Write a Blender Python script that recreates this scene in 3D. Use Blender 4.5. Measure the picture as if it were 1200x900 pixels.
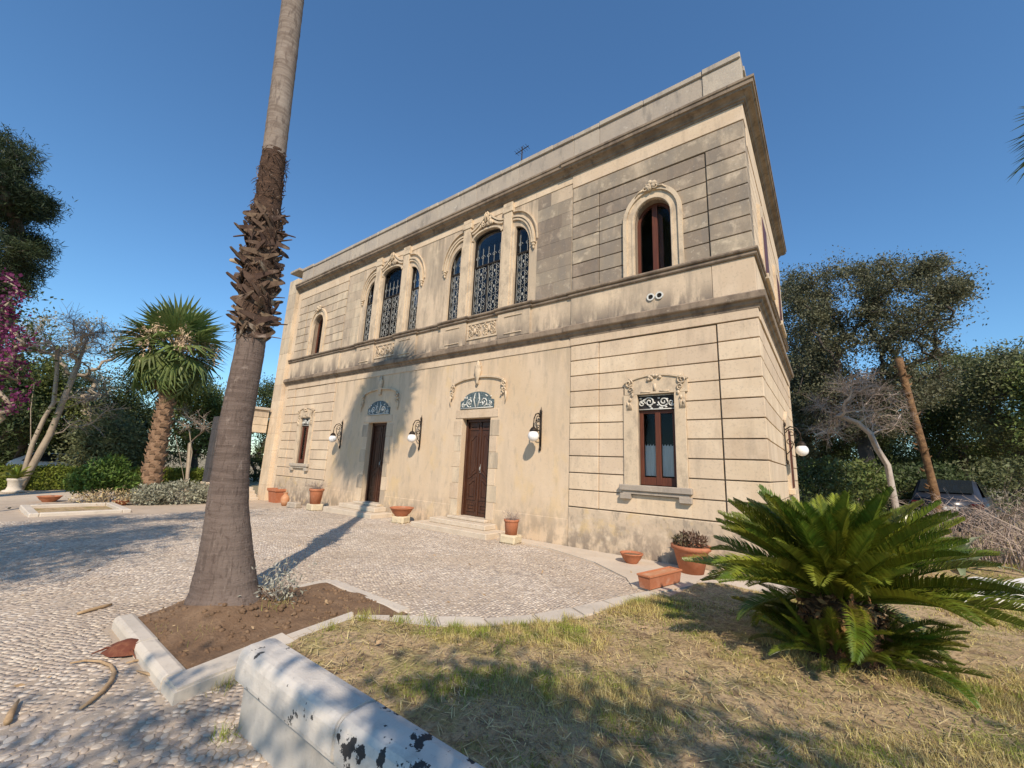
import bpy, bmesh, math, random
import numpy as np
from mathutils import Vector, Matrix
from mathutils.geometry import tessellate_polygon
R = math.radians
rnd = random.Random(7)
NP = np.random.default_rng(11)
scene = bpy.context.scene
for o in list(bpy.data.objects): bpy.data.objects.remove(o)
COL = scene.collection

# ------------------------------------------------------------------ camera
CAM = np.array([0.8026, -8.6528, 1.7503])
B_R = np.array([0.79965349, 0.59897382, 0.04224532])
B_U = np.array([0.0827946, -0.17966963, 0.98023664])
B_F = np.array([-0.59472628, 0.78035197, 0.19326525])
FPX = 483.6
cd = bpy.data.cameras.new('camera'); cam = bpy.data.objects.new('camera', cd); COL.objects.link(cam)
cd.sensor_fit = 'HORIZONTAL'; cd.sensor_width = 36; cd.lens = FPX/1200*36; cd.clip_end = 4000; cd.clip_start = .05
cam.matrix_world = Matrix(((B_R[0], B_U[0], -B_F[0], CAM[0]), (B_R[1], B_U[1], -B_F[1], CAM[1]), (B_R[2], B_U[2], -B_F[2], CAM[2]), (0, 0, 0, 1)))
scene.camera = cam
# ------------------------------------------------------------------ sky, sun, exposure
SUN_EL = R(39)
SUN = Vector((math.cos(SUN_EL)*.7071, -math.cos(SUN_EL)*.7071, math.sin(SUN_EL)))
w = bpy.data.worlds.new('World'); scene.world = w; w.use_nodes = True
nt = w.node_tree; nt.nodes.clear()
sk = nt.nodes.new('ShaderNodeTexSky'); sk.sky_type = 'NISHITA'; sk.sun_disc = False
sk.sun_elevation = SUN_EL; sk.sun_rotation = R(135); sk.altitude = 50; sk.air_density = 1.25; sk.dust_density = 0; sk.ozone_density = 6
bg = nt.nodes.new('ShaderNodeBackground'); bg.inputs[1].default_value = .13
out = nt.nodes.new('ShaderNodeOutputWorld'); wb = nt.nodes.new('ShaderNodeMix'); wb.data_type = 'RGBA'; wb.blend_type = 'MULTIPLY'; wb.inputs[0].default_value = 1; wb.inputs[7].default_value = (.80, 1.03, 1.12, 1); nt.links.new(sk.outputs[0], wb.inputs[6]); nt.links.new(wb.outputs[2], bg.inputs[0]); nt.links.new(bg.outputs[0], out.inputs[0])
sl = bpy.data.lights.new('sun', 'SUN'); sl.energy = 4.6; sl.angle = R(.55); sl.color = (1, .85, .695)
so = bpy.data.objects.new('sun', sl); COL.objects.link(so); so.rotation_euler = (-SUN).to_track_quat('-Z', 'Y').to_euler(); so.location = (10, -20, 30)
scene.view_settings.view_transform = 'Standard'; scene.view_settings.look = 'None'; scene.view_settings.gamma = 1; scene.view_settings.exposure = 0.15
scene.render.engine = 'CYCLES'

# ------------------------------------------------------------------ pixel helpers (1200 x 900 photo)
def ray(px, py): return B_F + B_R*(px-600)/FPX - B_U*(py-450)/FPX
def at(px, py, dist):
    d = ray(px, py); d = d/math.hypot(d[0], d[1]); p = CAM+d*dist; return Vector(p)
def ongr(px, py, z=0.):
    d = ray(px, py); return Vector(CAM+d*((z-CAM[2])/d[2]))
def sstep(a, b, x):
    t = min(1, max(0, (x-a)/(b-a))); return t*t*(3-2*t)
def gz(x, y):
    z = -.2*sstep(-9.5, -19, x)
    if x > -3: z += .75*sstep(6, 26, y)*sstep(-3, 2, x)
    if x < -24: z += .0
    return z

# ------------------------------------------------------------------ materials
MATS = {}
def mat(name, base, layers=(), rough=.85, bump=None, spec=.3, island=0., objrand=0., transl=None, metal=0., hi=None):
    """layers: (kind, scale(3 or 1), lo, hi, colour, strength[, detail]) mixed over base in turn"""
    if name in MATS: return MATS[name]
    m = bpy.data.materials.new(name); m.use_nodes = True; MATS[name] = m
    n = m.node_tree; L = n.links.new; N = n.nodes
    N.clear()
    o = N.new('ShaderNodeOutputMaterial'); b = N.new('ShaderNodeBsdfPrincipled')
    b.inputs['Roughness'].default_value = rough; b.inputs['Specular IOR Level'].default_value = spec; b.inputs['Metallic'].default_value = metal
    geo = N.new('ShaderNodeNewGeometry')
    rgb = N.new('ShaderNodeRGB'); rgb.outputs[0].default_value = (*base, 1); cur = rgb.outputs[0]
    for ly in layers:
        kind, sc, lo, hi_, col, st = ly[:6]; det = ly[6] if len(ly) > 6 else 5
        if name in ('limestone', 'plaster', 'upper_plaster', 'plinth', 'limestone_mid', 'limestone_grey', 'carved_stone'): lo -= .05; hi_ -= .085; st = min(1, st*1.15)
        mp = N.new('ShaderNodeMapping'); sc3 = sc if isinstance(sc, tuple) else (sc, sc, sc); mp.inputs['Scale'].default_value = sc3
        mp.inputs['Location'].default_value = (len(N)*.37, len(N)*.61, len(N)*.23)
        L(geo.outputs['Position'], mp.inputs[0])
        if kind == 'vor':
            t = N.new('ShaderNodeTexVoronoi'); t.feature = 'DISTANCE_TO_EDGE'; t.inputs['Scale'].default_value = 1; f = t.outputs['Distance']
        elif kind == 'vcell':
            t = N.new('ShaderNodeTexVoronoi'); t.inputs['Scale'].default_value = 1; f = t.outputs['Color']
        else:
            t = N.new('ShaderNodeTexNoise'); t.inputs['Scale'].default_value = 1; t.inputs['Detail'].default_value = det; t.inputs['Roughness'].default_value = .62; f = t.outputs[0]
        L(mp.outputs[0], t.inputs['Vector'])
        mr = N.new('ShaderNodeMapRange'); mr.inputs[1].default_value = lo; mr.inputs[2].default_value = hi_; mr.inputs[4].default_value = st
        L(f, mr.inputs[0])
        fac = mr.outputs[0]
        if len(ly) > 7:                                        # keep the stain to a height band
            sx = N.new('ShaderNodeSeparateXYZ'); L(geo.outputs['Position'], sx.inputs[0]); mz = N.new('ShaderNodeMapRange'); mz.inputs[1].default_value, mz.inputs[2].default_value = ly[7]; L(sx.outputs[2], mz.inputs[0])
            mm = N.new('ShaderNodeMath'); mm.operation = 'MULTIPLY'; L(fac, mm.inputs[0]); L(mz.outputs[0], mm.inputs[1]); fac = mm.outputs[0]
        mx = N.new('ShaderNodeMix'); mx.data_type = 'RGBA'; L(fac, mx.inputs[0]); L(cur, mx.inputs[6]); mx.inputs[7].default_value = (*col, 1); cur = mx.outputs[2]
    for amt, src in ((island, 'isl'), (objrand, 'obj')):
        if amt:
            hsv = N.new('ShaderNodeHueSaturation')
            s = geo.outputs['Random Per Island'] if src == 'isl' else N.new('ShaderNodeObjectInfo').outputs['Random']
            mr = N.new('ShaderNodeMapRange'); mr.inputs[3].default_value = 1-amt; mr.inputs[4].default_value = 1+amt; L(s, mr.inputs[0]); L(mr.outputs[0], hsv.inputs['Value'])
            mr2 = N.new('ShaderNodeMapRange'); mr2.inputs[3].default_value = .5-.03*amt; mr2.inputs[4].default_value = .5+.04*amt; L(s, mr2.inputs[0]); L(mr2.outputs[0], hsv.inputs['Hue'])
            L(cur, hsv.inputs['Color']); cur = hsv.outputs[0]
    L(cur, b.inputs['Base Color'])
    if bump:
        for i, (bs, bst, bd) in enumerate(bump if isinstance(bump, list) else [bump]):
            mp = N.new('ShaderNodeMapping'); mp.inputs['Scale'].default_value = bs if isinstance(bs, tuple) else (bs, bs, bs); L(geo.outputs['Position'], mp.inputs[0])
            t = N.new('ShaderNodeTexNoise'); t.inputs['Scale'].default_value = 1; t.inputs['Detail'].default_value = 6; t.inputs['Roughness'].default_value = .65; L(mp.outputs[0], t.inputs['Vector'])
            bm = N.new('ShaderNodeBump'); bm.inputs['Strength'].default_value = bst; bm.inputs['Distance'].default_value = bd; L(t.outputs[0], bm.inputs['Height'])
            if i: L(prev.outputs[0], bm.inputs['Normal'])
            prev = bm
        L(prev.outputs[0], b.inputs['Normal'])
    if transl:
        tr = N.new('ShaderNodeBsdfTranslucent'); L(cur, tr.inputs[0]); ms = N.new('ShaderNodeMixShader'); ms.inputs[0].default_value = transl
        L(b.outputs[0], ms.inputs[1]); L(tr.outputs[0], ms.inputs[2]); L(ms.outputs[0], o.inputs[0])
    else: L(b.outputs[0], o.inputs[0])
    return m

def glass_mat(name, tint, keep):
    m = bpy.data.materials.new(name); m.use_nodes = True; MATS[name] = m; n = m.node_tree; N = n.nodes; N.clear(); L = n.links.new
    o = N.new('ShaderNodeOutputMaterial'); g = N.new('ShaderNodeBsdfGlossy'); g.inputs['Roughness'].default_value = .06; g.inputs[0].default_value = (.9, .92, .95, 1)
    t = N.new('ShaderNodeBsdfTransparent'); t.inputs[0].default_value = (*tint, 1)
    fr = N.new('ShaderNodeFresnel'); fr.inputs[0].default_value = 1.22
    ms = N.new('ShaderNodeMixShader'); L(fr.outputs[0], ms.inputs[0]); L(t.outputs[0], ms.inputs[1]); L(g.outputs[0], ms.inputs[2]); L(ms.outputs[0], o.inputs[0])
    return m
STONE = (.655, .520, .365)
mat('limestone', STONE, [('n', (1.2, 1.2, .35), .5, .78, (.56, .42, .27), .55), ('n', (5, 5, 1.1), .56, .75, (.40, .32, .23), .38), ('n', 1.1, .55, .72, (.74, .60, .43), .5), ('n', 22, .60, .74, (.34, .27, .2), .28)], rough=.9, objrand=.07, bump=[(30, .25, .01), (170, .2, .003)])
mat('plaster', (.665, .525, .365), [('n', (.9, .9, .4), .45, .75, (.60, .45, .28), .6), ('n', (2.6, 2.6, .5), .55, .76, (.50, .40, .28), .42), ('n', (6, 6, 2.2), .60, .75, (.40, .33, .25), .38), ('n', (1.8, 1.8, 1.2), .60, .78, (.68, .49, .24), .4), ('n', 28, .63, .76, (.42, .34, .25), .25), ('n', (5, 5, 2.5), .46, .66, (.30, .245, .18), .8, 6, (1.0, .0)), ('n', (3, 3, .3), .54, .72, (.38, .31, .22), .6, 5, (3.2, 4.7))], rough=.92, bump=[(9, .22, .02), (120, .2, .004)])
mat('plinth', (.62, .495, .35), [('n', (1.5, 1.5, .8), .44, .68, (.47, .38, .27), .65), ('n', (7, 7, 4), .56, .70, (.28, .235, .185), .55), ('n', (3, 3, 5), .60, .74, (.66, .55, .40), .6), ('n', 2.2, .62, .76, (.62, .45, .2), .45), ('n', (5, 5, 3), .46, .64, (.24, .195, .15), .85, 6, (.8, .0))], rough=.95, bump=[(11, .4, .02), (120, .3, .004)])
mat('limestone_grey', (.475, .38, .275), [('n', (1.4, 1.4, .9), .38, .60, (.27, .22, .165), .8), ('n', (4, 4, 1.2), .52, .70, (.24, .205, .165), .6), ('n', 3.5, .62, .78, (.62, .51, .37), .5), ('n', 14, .68, .78, (.66, .58, .46), .3), ('n', 40, .6, .74, (.2, .175, .14), .35)], rough=.95, objrand=.2, bump=[(26, .4, .012), (140, .3, .004)])
mat('limestone_mid', (.61, .49, .345), [('n', (1.3, 1.3, .6), .46, .68, (.42, .345, .25), .65), ('n', (5, 5, 1.2), .55, .72, (.29, .245, .19), .45), ('n', 25, .62, .76, (.25, .21, .16), .3)], rough=.93, objrand=.12, bump=[(28, .35, .012), (140, .25, .004)])
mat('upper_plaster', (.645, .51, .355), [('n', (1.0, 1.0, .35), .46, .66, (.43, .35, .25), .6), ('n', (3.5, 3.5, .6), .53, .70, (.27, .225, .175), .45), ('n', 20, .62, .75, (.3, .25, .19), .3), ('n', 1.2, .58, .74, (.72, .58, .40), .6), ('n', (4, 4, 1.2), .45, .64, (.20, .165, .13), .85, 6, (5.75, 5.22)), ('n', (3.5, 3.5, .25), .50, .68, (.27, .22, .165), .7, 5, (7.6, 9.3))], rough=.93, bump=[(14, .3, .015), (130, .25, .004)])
mat('parapet_stone', (.45, .385, .30), [('n', (1.6, 1.6, 1), .42, .64, (.36, .315, .26), .7), ('n', (5, 5, 1.5), .54, .70, (.21, .19, .165), .6), ('n', 6, .62, .74, (.68, .62, .51), .6), ('n', 40, .58, .74, (.16, .145, .125), .4)], rough=.95, objrand=.1, bump=[(22, .45, .015), (150, .35, .004)])
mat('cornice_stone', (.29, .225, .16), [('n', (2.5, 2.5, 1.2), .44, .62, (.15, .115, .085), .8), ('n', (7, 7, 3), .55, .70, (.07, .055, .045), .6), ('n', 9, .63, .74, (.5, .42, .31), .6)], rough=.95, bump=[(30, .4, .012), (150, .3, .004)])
mat('carved_stone', (.63, .505, .35), [('n', (5, 5, 3), .52, .72, (.36, .29, .21), .55), ('n', 30, .6, .75, (.3, .25, .18), .35)], rough=.93, bump=(50, .3, .006))
mat('groove', (.29, .225, .16), [('n', 8, .4, .7, (.17, .13, .095), .6)], rough=.97)
mat('dark_wood', (.055, .021, .011), [('n', (30, 30, 2.2), .45, .65, (.105, .041, .019), .7), ('n', (60, 60, 4), .52, .7, (.018, .008, .005), .6)], rough=.42, spec=.45, bump=((90, 90, 7), .25, .003))
mat('red_wood', (.10, .030, .015), [('n', (40, 40, 3), .45, .65, (.16, .05, .022), .7), ('n', (80, 80, 5), .52, .7, (.05, .018, .01), .6)], rough=.5, spec=.4, bump=((90, 90, 7), .25, .003))
mat('iron', (.035, .028, .022), [('n', 30, .5, .7, (.12, .075, .04), .5)], rough=.6, metal=.5)
mat('lead_white', (.36, .36, .33), [('n', 20, .5, .7, (.2, .21, .2), .6)], rough=.7)
mat('globe', (.86, .85, .82), [('n', 12, .55, .75, (.6, .56, .5), .4)], rough=.25, spec=.5)
mat('curtain', (.85, .85, .82), [('n', (60, 60, 2), .4, .65, (.55, .55, .52), .6)], rough=.9, transl=.3)
mat('unlit_dark', (.02, .018, .016), rough=.95)  # near-black colour stands in for unlit depth behind windows and in vents
mat('tile_blue', (.07, .10, .11), [('n', 18, .45, .62, (.22, .27, .26), .7), ('n', 40, .55, .7, (.03, .05, .06), .6)], rough=.5)
mat('white_ornament', (.66, .66, .60), [('n', 30, .5, .7, (.4, .42, .4), .5)], rough=.6)
glass_mat('glass', (.96, .97, .97), 1)
mat('terracotta', (.42, .155, .075), [('n', 6, .48, .7, (.52, .24, .14), .55), ('n', 18, .58, .72, (.26, .10, .055), .5), ('n', 4, .62, .75, (.55, .42, .32), .5)], rough=.88, objrand=.08, bump=(60, .2, .004))
mat('terracotta_pale', (.50, .24, .12), [('n', 7, .46, .68, (.58, .38, .24), .6), ('n', 18, .58, .72, (.3, .14, .08), .5)], rough=.9, bump=(60, .2, .004))
mat('tufa', (.62, .53, .36), [('n', 8, .46, .68, (.44, .36, .24), .6), ('n', 30, .58, .72, (.3, .25, .17), .5)], rough=.95, bump=(35, .5, .012))
mat('step_stone', (.60, .51, .39), [('n', 3, .45, .68, (.47, .39, .29), .6), ('n', 14, .58, .73, (.33, .27, .2), .5)], rough=.85, bump=(40, .3, .006))
mat('kerb_stone', (.60, .535, .44), [('n', 2.2, .44, .66, (.47, .42, .34), .6), ('n', 11, .57, .72, (.33, .29, .24), .5), ('n', 45, .62, .74, (.24, .21, .18), .35)], rough=.92, objrand=.06, bump=[(18, .35, .012), (120, .35, .004)])
mat('cap_stone', (.64, .595, .52), [('n', 1.8, .42, .64, (.45, .42, .37), .65), ('n', 7, .56, .72, (.33, .31, .27), .5), ('n', 30, .6, .74, (.28, .26, .23), .35), ('n', 9, .575, .59, (.018, .018, .02), .95, 5)], rough=.93, bump=[(16, .4, .012), (110, .4, .004)])
mat('cap_stone_clean', (.64, .595, .52), [('n', 1.8, .42, .64, (.45, .42, .37), .65), ('n', 7, .56, .72, (.33, .31, .27), .5), ('n', 30, .6, .74, (.28, .26, .23), .35), ('n', 9, .655, .665, (.03, .03, .03), .9, 4)], rough=.93, bump=[(16, .5, .014), (110, .5, .005)])
mat('wall_render', (.50, .475, .425), [('n', 1.8, .42, .66, (.36, .335, .29), .65), ('n', (6, 6, 2), .56, .72, (.27, .245, .205), .5), ('n', 30, .6, .74, (.24, .22, .19), .35)], rough=.95, bump=[(16, .4, .012), (110, .4, .004)])
mat('cobble', (.56, .485, .40), [('n', .7, .40, .60, (.46, .375, .285), .75), ('n', 2.2, .52, .64, (.38, .33, .275), .5), ('n', 35, .5, .72, (.37, .315, .26), .5), ('n', 9, .56, .68, (.28, .245, .21), .6)], rough=.85, island=.24, objrand=.0, bump=(70, .3, .005))
mat('cobble_single', (.56, .485, .40), [('n', .7, .40, .60, (.46, .375, .285), .75), ('n', 2.2, .52, .64, (.38, .33, .275), .5), ('n', 35, .5, .72, (.37, .315, .26), .5), ('n', 9, .56, .68, (.28, .245, .21), .6)], rough=.85, objrand=.24, bump=(70, .3, .005))
mat('joint_dust', (.45, .37, .28), [('n', .8, .42, .64, (.56, .46, .345), .7), ('n', 3, .52, .7, (.34, .265, .185), .6), ('n', 60, .5, .72, (.27, .22, .165), .5)], rough=.97, bump=[(14, .3, .02), (140, .4, .006)])
mat('forecourt_far', (.58, .49, .375), [('n', .6, .42, .64, (.50, .41, .30), .7), ('n', 7, .52, .7, (.44, .35, .25), .5), ('vor', 11, .0, .10, (.40, .335, .25), -.0)], rough=.95, bump=[(14, .3, .02), (90, .4, .008)])
mat('concrete', (.60, .52, .41), [('n', 1.1, .42, .64, (.51, .43, .33), .7), ('n', 9, .55, .72, (.42, .35, .27), .45), ('n', 60, .6, .74, (.33, .28, .22), .35)], rough=.93, bump=[(12, .2, .015), (120, .3, .004)])
mat('white_concrete', (.70, .68, .63), [('n', 4, .5, .7, (.5, .48, .44), .5)], rough=.9, bump=(40, .3, .006))
mat('soil', (.20, .125, .072), [('n', 5, .45, .65, (.28, .185, .11), .7), ('n', 30, .52, .7, (.11, .07, .042), .6), ('n', 14, .62, .74, (.38, .28, .18), .5)], rough=.98, bump=[(25, .8, .03), (110, .6, .01)])
mat('lawn_soil', (.45, .33, .185), [('n', .9, .40, .58, (.55, .41, .235), .8), ('n', 2.6, .48, .60, (.27, .25, .075), .7), ('n', 4.5, .54, .64, (.18, .12, .07), .75), ('n', 26, .48, .66, (.15, .10, .06), .75), ('n', 60, .58, .74, (.45, .36, .21), .5)], rough=.98, bump=[(18, .6, .03), (120, .6, .01)])
mat('ground_dry', (.33, .26, .16), [('n', .25, .42, .62, (.25, .22, .11), .7), ('n', 2, .5, .7, (.20, .16, .09), .6), ('n', 14, .55, .72, (.40, .32, .21), .5)], rough=.98, bump=(8, .5, .04))
mat('grass', (.54, .43, .17), [('n', 1.9, .46, .56, (.27, .31, .05), .95, 3), ('n', 6, .55, .66, (.68, .53, .27), .7, 3)], rough=.85, island=.5, transl=.25)
mat('straw', (.52, .40, .21), [('n', 5, .45, .6, (.30, .19, .10), .8)], rough=.9, island=.5)
mat('palm_trunk', (.16, .12, .098), [('n', (2, 2, 19), .46, .60, (.105, .077, .062), .7), ('n', (1.6, 1.6, .8), .45, .60, (.20, .155, .125), .7), ('n', (34, 34, 3), .54, .64, (.075, .054, .043), .55), ('n', 14, .58, .66, (.085, .06, .047), .6), ('n', (11, 11, 6), .62, .68, (.31, .25, .205), .5)], rough=.97, bump=[((3, 3, 26), .7, .02), ((40, 40, 5), .6, .012), (60, .6, .01)])
mat('palm_upper', (.25, .205, .165), [('n', (3, 3, 30), .45, .60, (.15, .115, .09), .75), ('n', 2.4, .5, .62, (.33, .28, .23), .6), ('n', (24, 24, 5), .55, .64, (.10, .075, .06), .6), ('n', (4, 4, 3), .55, .68, (.15, .11, .085), .7), ('n', 40, .6, .72, (.12, .085, .065), .5)], rough=.95, bump=[((4, 4, 40), .8, .012), (70, .5, .008)])
mat('palm_fibre', (.07, .042, .028), [('n', (12, 12, 30), .48, .66, (.17, .10, .062), .7), ('n', 40, .55, .7, (.045, .028, .02), .6)], rough=.98, bump=[(30, .9, .03), (90, .8, .012)])
mat('leaf_base', (.125, .08, .055), [('n', (14, 14, 14), .45, .62, (.055, .032, .022), .75), ('n', 4, .57, .66, (.36, .29, .225), .8)], rough=.9, objrand=.5, bump=(40, .4, .006))
mat('dead_frond', (.30, .205, .11), [('n', 9, .48, .68, (.20, .125, .065), .7)], rough=.9, objrand=.2, transl=.2)
mat('fan_green', (.155, .21, .06), [('n', 3, .5, .68, (.26, .29, .10), .7)], rough=.5, spec=.4, objrand=.28, island=.1, transl=.25)
mat('fan_bloom', (.56, .42, .28), [('n', 12, .48, .68, (.40, .27, .16), .6)], rough=.9, island=.25)
mat('fan_trunk', (.30, .19, .115), [('n', (5, 5, 9), .48, .66, (.16, .09, .055), .7), ('n', 9, .6, .72, (.44, .31, .2), .6)], rough=.95, bump=(14, 1, .06))
mat('cycad_leaf', (.095, .14, .016), [('n', 1.6, .43, .58, (.235, .24, .026), .85), ('n', 5, .58, .72, (.28, .25, .04), .6)], rough=.32, spec=.5, objrand=.36, island=.25, transl=.22)
mat('cycad_rachis', (.17, .19, .04), rough=.5)
mat('cycad_trunk', (.11, .06, .032), [('n', 22, .48, .66, (.22, .115, .055), .7), ('n', 50, .58, .72, (.04, .025, .016), .6)], rough=.95, bump=(40, 1, .03))
mat('brown_fluff', (.34, .18, .08), [('n', 22, .48, .66, (.2, .09, .04), .7)], rough=.95, island=.3)
def leafmat(n, c, c2, tr=.25, isl=.38, rough=.6): return mat(n, c, [('n', .9, .46, .62, c2, .8, 3)], rough=rough, island=isl, transl=tr, spec=.35)
leafmat('leaf_oak', (.115, .115, .06), (.15, .145, .078)); leafmat('leaf_dark', (.06, .082, .026), (.10, .125, .036)); leafmat('leaf_mid', (.135, .17, .045), (.18, .205, .055))
leafmat('leaf_olive', (.14, .155, .065), (.18, .19, .09)); leafmat('leaf_pine', (.028, .045, .018), (.055, .07, .02)); leafmat('leaf_hedge', (.15, .185, .025), (.22, .235, .035)); leafmat('leaf_shrub', (.10, .165, .03), (.15, .21, .04))
leafmat('leaf_silver', (.31, .305, .22), (.38, .37, .27)); leafmat('leaf_white', (.46, .45, .37), (.34, .34, .25)); leafmat('bract', (.15, .022, .085), (.24, .045, .15), .25); leafmat('leaf_succulent', (.13, .075, .05), (.09, .10, .045)); leafmat('leaf_agave', (.22, .26, .14), (.34, .36, .24), .1, .15)
leafmat('leaf_yellow', (.34, .26, .03), (.22, .24, .035))
mat('bark_oak', (.075, .06, .05), [('n', 6, .45, .68, (.12, .10, .085), .7), ('n', 22, .55, .7, (.035, .028, .024), .6)], rough=.95, bump=(22, .7, .02))
mat('bark_pale', (.36, .295, .215), [('n', 3, .45, .66, (.25, .20, .145), .7), ('n', 14, .56, .72, (.16, .125, .09), .5)], rough=.93, bump=(16, .4, .02))
mat('bark_dead', (.42, .36, .30), [('n', 4, .45, .66, (.29, .235, .19), .7)], rough=.93, bump=(22, .5, .02))
mat('twig_dead', (.36, .285, .235), rough=.95, island=.25)
mat('bark_orange', (.20, .115, .055), [('n', (6, 6, 10), .45, .60, (.10, .055, .028), .8), ('n', 9, .56, .66, (.32, .20, .10), .6)], rough=.95, bump=(14, .9, .04))
mat('car_white', (.75, .76, .77), rough=.3, spec=.5); mat('car_dark', (.028, .032, .042), rough=.28, spec=.5); mat('car_glass', (.015, .02, .024), rough=.06, spec=.6); mat('tyre', (.02, .02, .02), rough=.9)
mat('rim', (.4, .4, .42), rough=.35, metal=.8); mat('lamp_red', (.06, .006, .006), rough=.2); mat('lamp_clear', (.7, .7, .7), rough=.15); mat('plate', (.7, .7, .66), rough=.5)
mat('dead_leaf', (.14, .045, .025), [('n', 20, .45, .66, (.24, .10, .05), .7)], rough=.9, bump=(40, .5, .01))
mat('stalk', (.43, .30, .17), [('n', 15, .45, .66, (.26, .17, .09), .7)], rough=.85)
mat('shaded_dark_stone', (.075, .07, .07), [('n', 3, .45, .66, (.045, .043, .044), .7), ('n', 16, .56, .72, (.13, .12, .11), .5)], rough=.95, bump=(18, .5, .02))  # dark grey stone with the tree shade put into its colour
mat('dark_paint', (.025, .022, .02), rough=.5)

# ------------------------------------------------------------------ mesh builder
class MB:
    def __init__(s): s.v = []; s.f = []
    def add(s, vs, fs):
        o = len(s.v); s.v += [tuple(p) for p in vs]; s.f += [tuple(i+o for i in f) for f in fs]; return s
    def box(s, x0, x1, y0, y1, z0, z1):
        return s.add([(x0, y0, z0), (x1, y0, z0), (x1, y1, z0), (x0, y1, z0), (x0, y0, z1), (x1, y0, z1), (x1, y1, z1), (x0, y1, z1)],
                     [(0, 3, 2, 1), (4, 5, 6, 7), (0, 1, 5, 4), (1, 2, 6, 5), (2, 3, 7, 6), (3, 0, 4, 7)])
    def cbox(s, x0, x1, y0, y1, z0, z1, c=.012, top=True):
        """box with all edges chamfered"""
        bm = bmesh.new(); bmesh.ops.create_cube(bm, size=1)
        for v in bm.verts: v.co = (x0+(x1-x0)*(v.co.x+.5), y0+(y1-y0)*(v.co.y+.5), z0+(z1-z0)*(v.co.z+.5))
        bmesh.ops.bevel(bm, geom=bm.edges[:], offset=min(c, abs(x1-x0)*.4, abs(y1-y0)*.4, abs(z1-z0)*.4), segments=1, affect='EDGES')
        bm.verts.index_update(); s.add([v.co[:] for v in bm.verts], [[v.index for v in f.verts] for f in bm.faces]); bm.free(); return s
    def prism(s, poly, ax, a, b):
        n = len(poly)
        def P(u, v, t): return (u, t, v) if ax == 'Y' else ((t, u, v) if ax == 'X' else (u, v, t))
        vs = [P(u, v, a) for u, v in poly]+[P(u, v, b) for u, v in poly]
        return s.add(vs, [tuple(range(n)), tuple(range(2*n-1, n-1, -1))]+[(i, i+n, (i+1) % n+n, (i+1) % n) for i in range(n)])
    def ring(s, inner, outer, y0, y1, closed=False):
        """band between two XZ polylines of equal length, front at y0 and back at y1"""
        n = len(inner); o = len(s.v)
        vs = [(p[0], y0, p[1]) for p in inner]+[(p[0], y0, p[1]) for p in outer]+[(p[0], y1, p[1]) for p in inner]+[(p[0], y1, p[1]) for p in outer]
        fs = []
        for i in range(n if closed else n-1):
            j = (i+1) % n
            fs += [(i, j, n+j, n+i), (i, 2*n+i, 2*n+j, j), (n+i, n+j, 3*n+j, 3*n+i)]
        if not closed: fs += [(0, n, 3*n, 2*n), (n-1, 3*n-1, 4*n-1, 2*n-1)]
        return s.add(vs, fs)
    def sweep(s, prof, path, cap=True):
        """profile [(out, z)] along plan path [(x, y)] with mitred corners; outward is to the right of travel"""
        n = len(path); m = len(prof); vs = []
        for i in range(n):
            ds = []
            if i > 0: d = Vector(path[i])-Vector(path[i-1]); ds.append(d.normalized())
            if i < n-1: d = Vector(path[i+1])-Vector(path[i]); ds.append(d.normalized())
            ns = [Vector((d.y, -d.x)) for d in ds]; nn = ns[0] if len(ns) == 1 else (ns[0]+ns[1])/max(.2, 1+ns[0].dot(ns[1]))
            vs += [(path[i][0]+nn.x*u, path[i][1]+nn.y*u, z) for u, z in prof]
        fs = [(i*m+j, (i+1)*m+j, (i+1)*m+j+1, i*m+j+1) for i in range(n-1) for j in range(m-1)]
        if cap: fs += [tuple(range(m)), tuple(range((n-1)*m, n*m))]
        return s.add(vs, fs)
    def tube(s, path, rad, n=6, cap=True):
        path = [Vector(p) for p in path]; k = len(path)
        if not hasattr(rad, '__len__'): rad = [rad]*k
        up = Vector((.13, .21, .97)); vs = []
        for i in range(k):
            d = (path[min(i+1, k-1)]-path[max(i-1, 0)]); d = d.normalized() if d.length > 1e-9 else Vector((0, 0, 1))
            a = d.cross(up); a = a.normalized() if a.length > .05 else d.cross(Vector((1, 0, 0))).normalized(); b = d.cross(a)
            vs += [path[i]+(a*math.cos(2*math.pi*j/n)+b*math.sin(2*math.pi*j/n))*rad[i] for j in range(n)]
        fs = [(i*n+j, i*n+(j+1) % n, (i+1)*n+(j+1) % n, (i+1)*n+j) for i in range(k-1) for j in range(n)]
        if cap: fs += [tuple(range(n)), tuple(range((k-1)*n, k*n))]
        return s.add(vs, fs)
    def lathe(s, prof, n=20, c=(0, 0, 0), sx=1, sy=1):
        vs = []
        for r, z in prof: vs += [(c[0]+sx*r*math.cos(2*math.pi*j/n), c[1]+sy*r*math.sin(2*math.pi*j/n), c[2]+z) for j in range(n)]
        k = len(prof)
        return s.add(vs, [(i*n+j, i*n+(j+1) % n, (i+1)*n+(j+1) % n, (i+1)*n+j) for i in range(k-1) for j in range(n)]+[tuple(range(n)), tuple(range((k-1)*n, k*n))])
    def blob(s, c, r, n=8, m=5):
        r = r if hasattr(r, '__len__') else (r, r, r)
        pr = [(math.sin(math.pi*(i+.02)/(m+.04)), -math.cos(math.pi*(i+.02)/(m+.04))) for i in range(m+1)]
        vs = []
        for a, z in pr: vs += [(c[0]+r[0]*a*math.cos(2*math.pi*j/n), c[1]+r[1]*a*math.sin(2*math.pi*j/n), c[2]+r[2]*z) for j in range(n)]
        return s.add(vs, [(i*n+j, i*n+(j+1) % n, (i+1)*n+(j+1) % n, (i+1)*n+j) for i in range(m) for j in range(n)]+[tuple(range(n)), tuple(range(m*n, (m+1)*n))])
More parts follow.
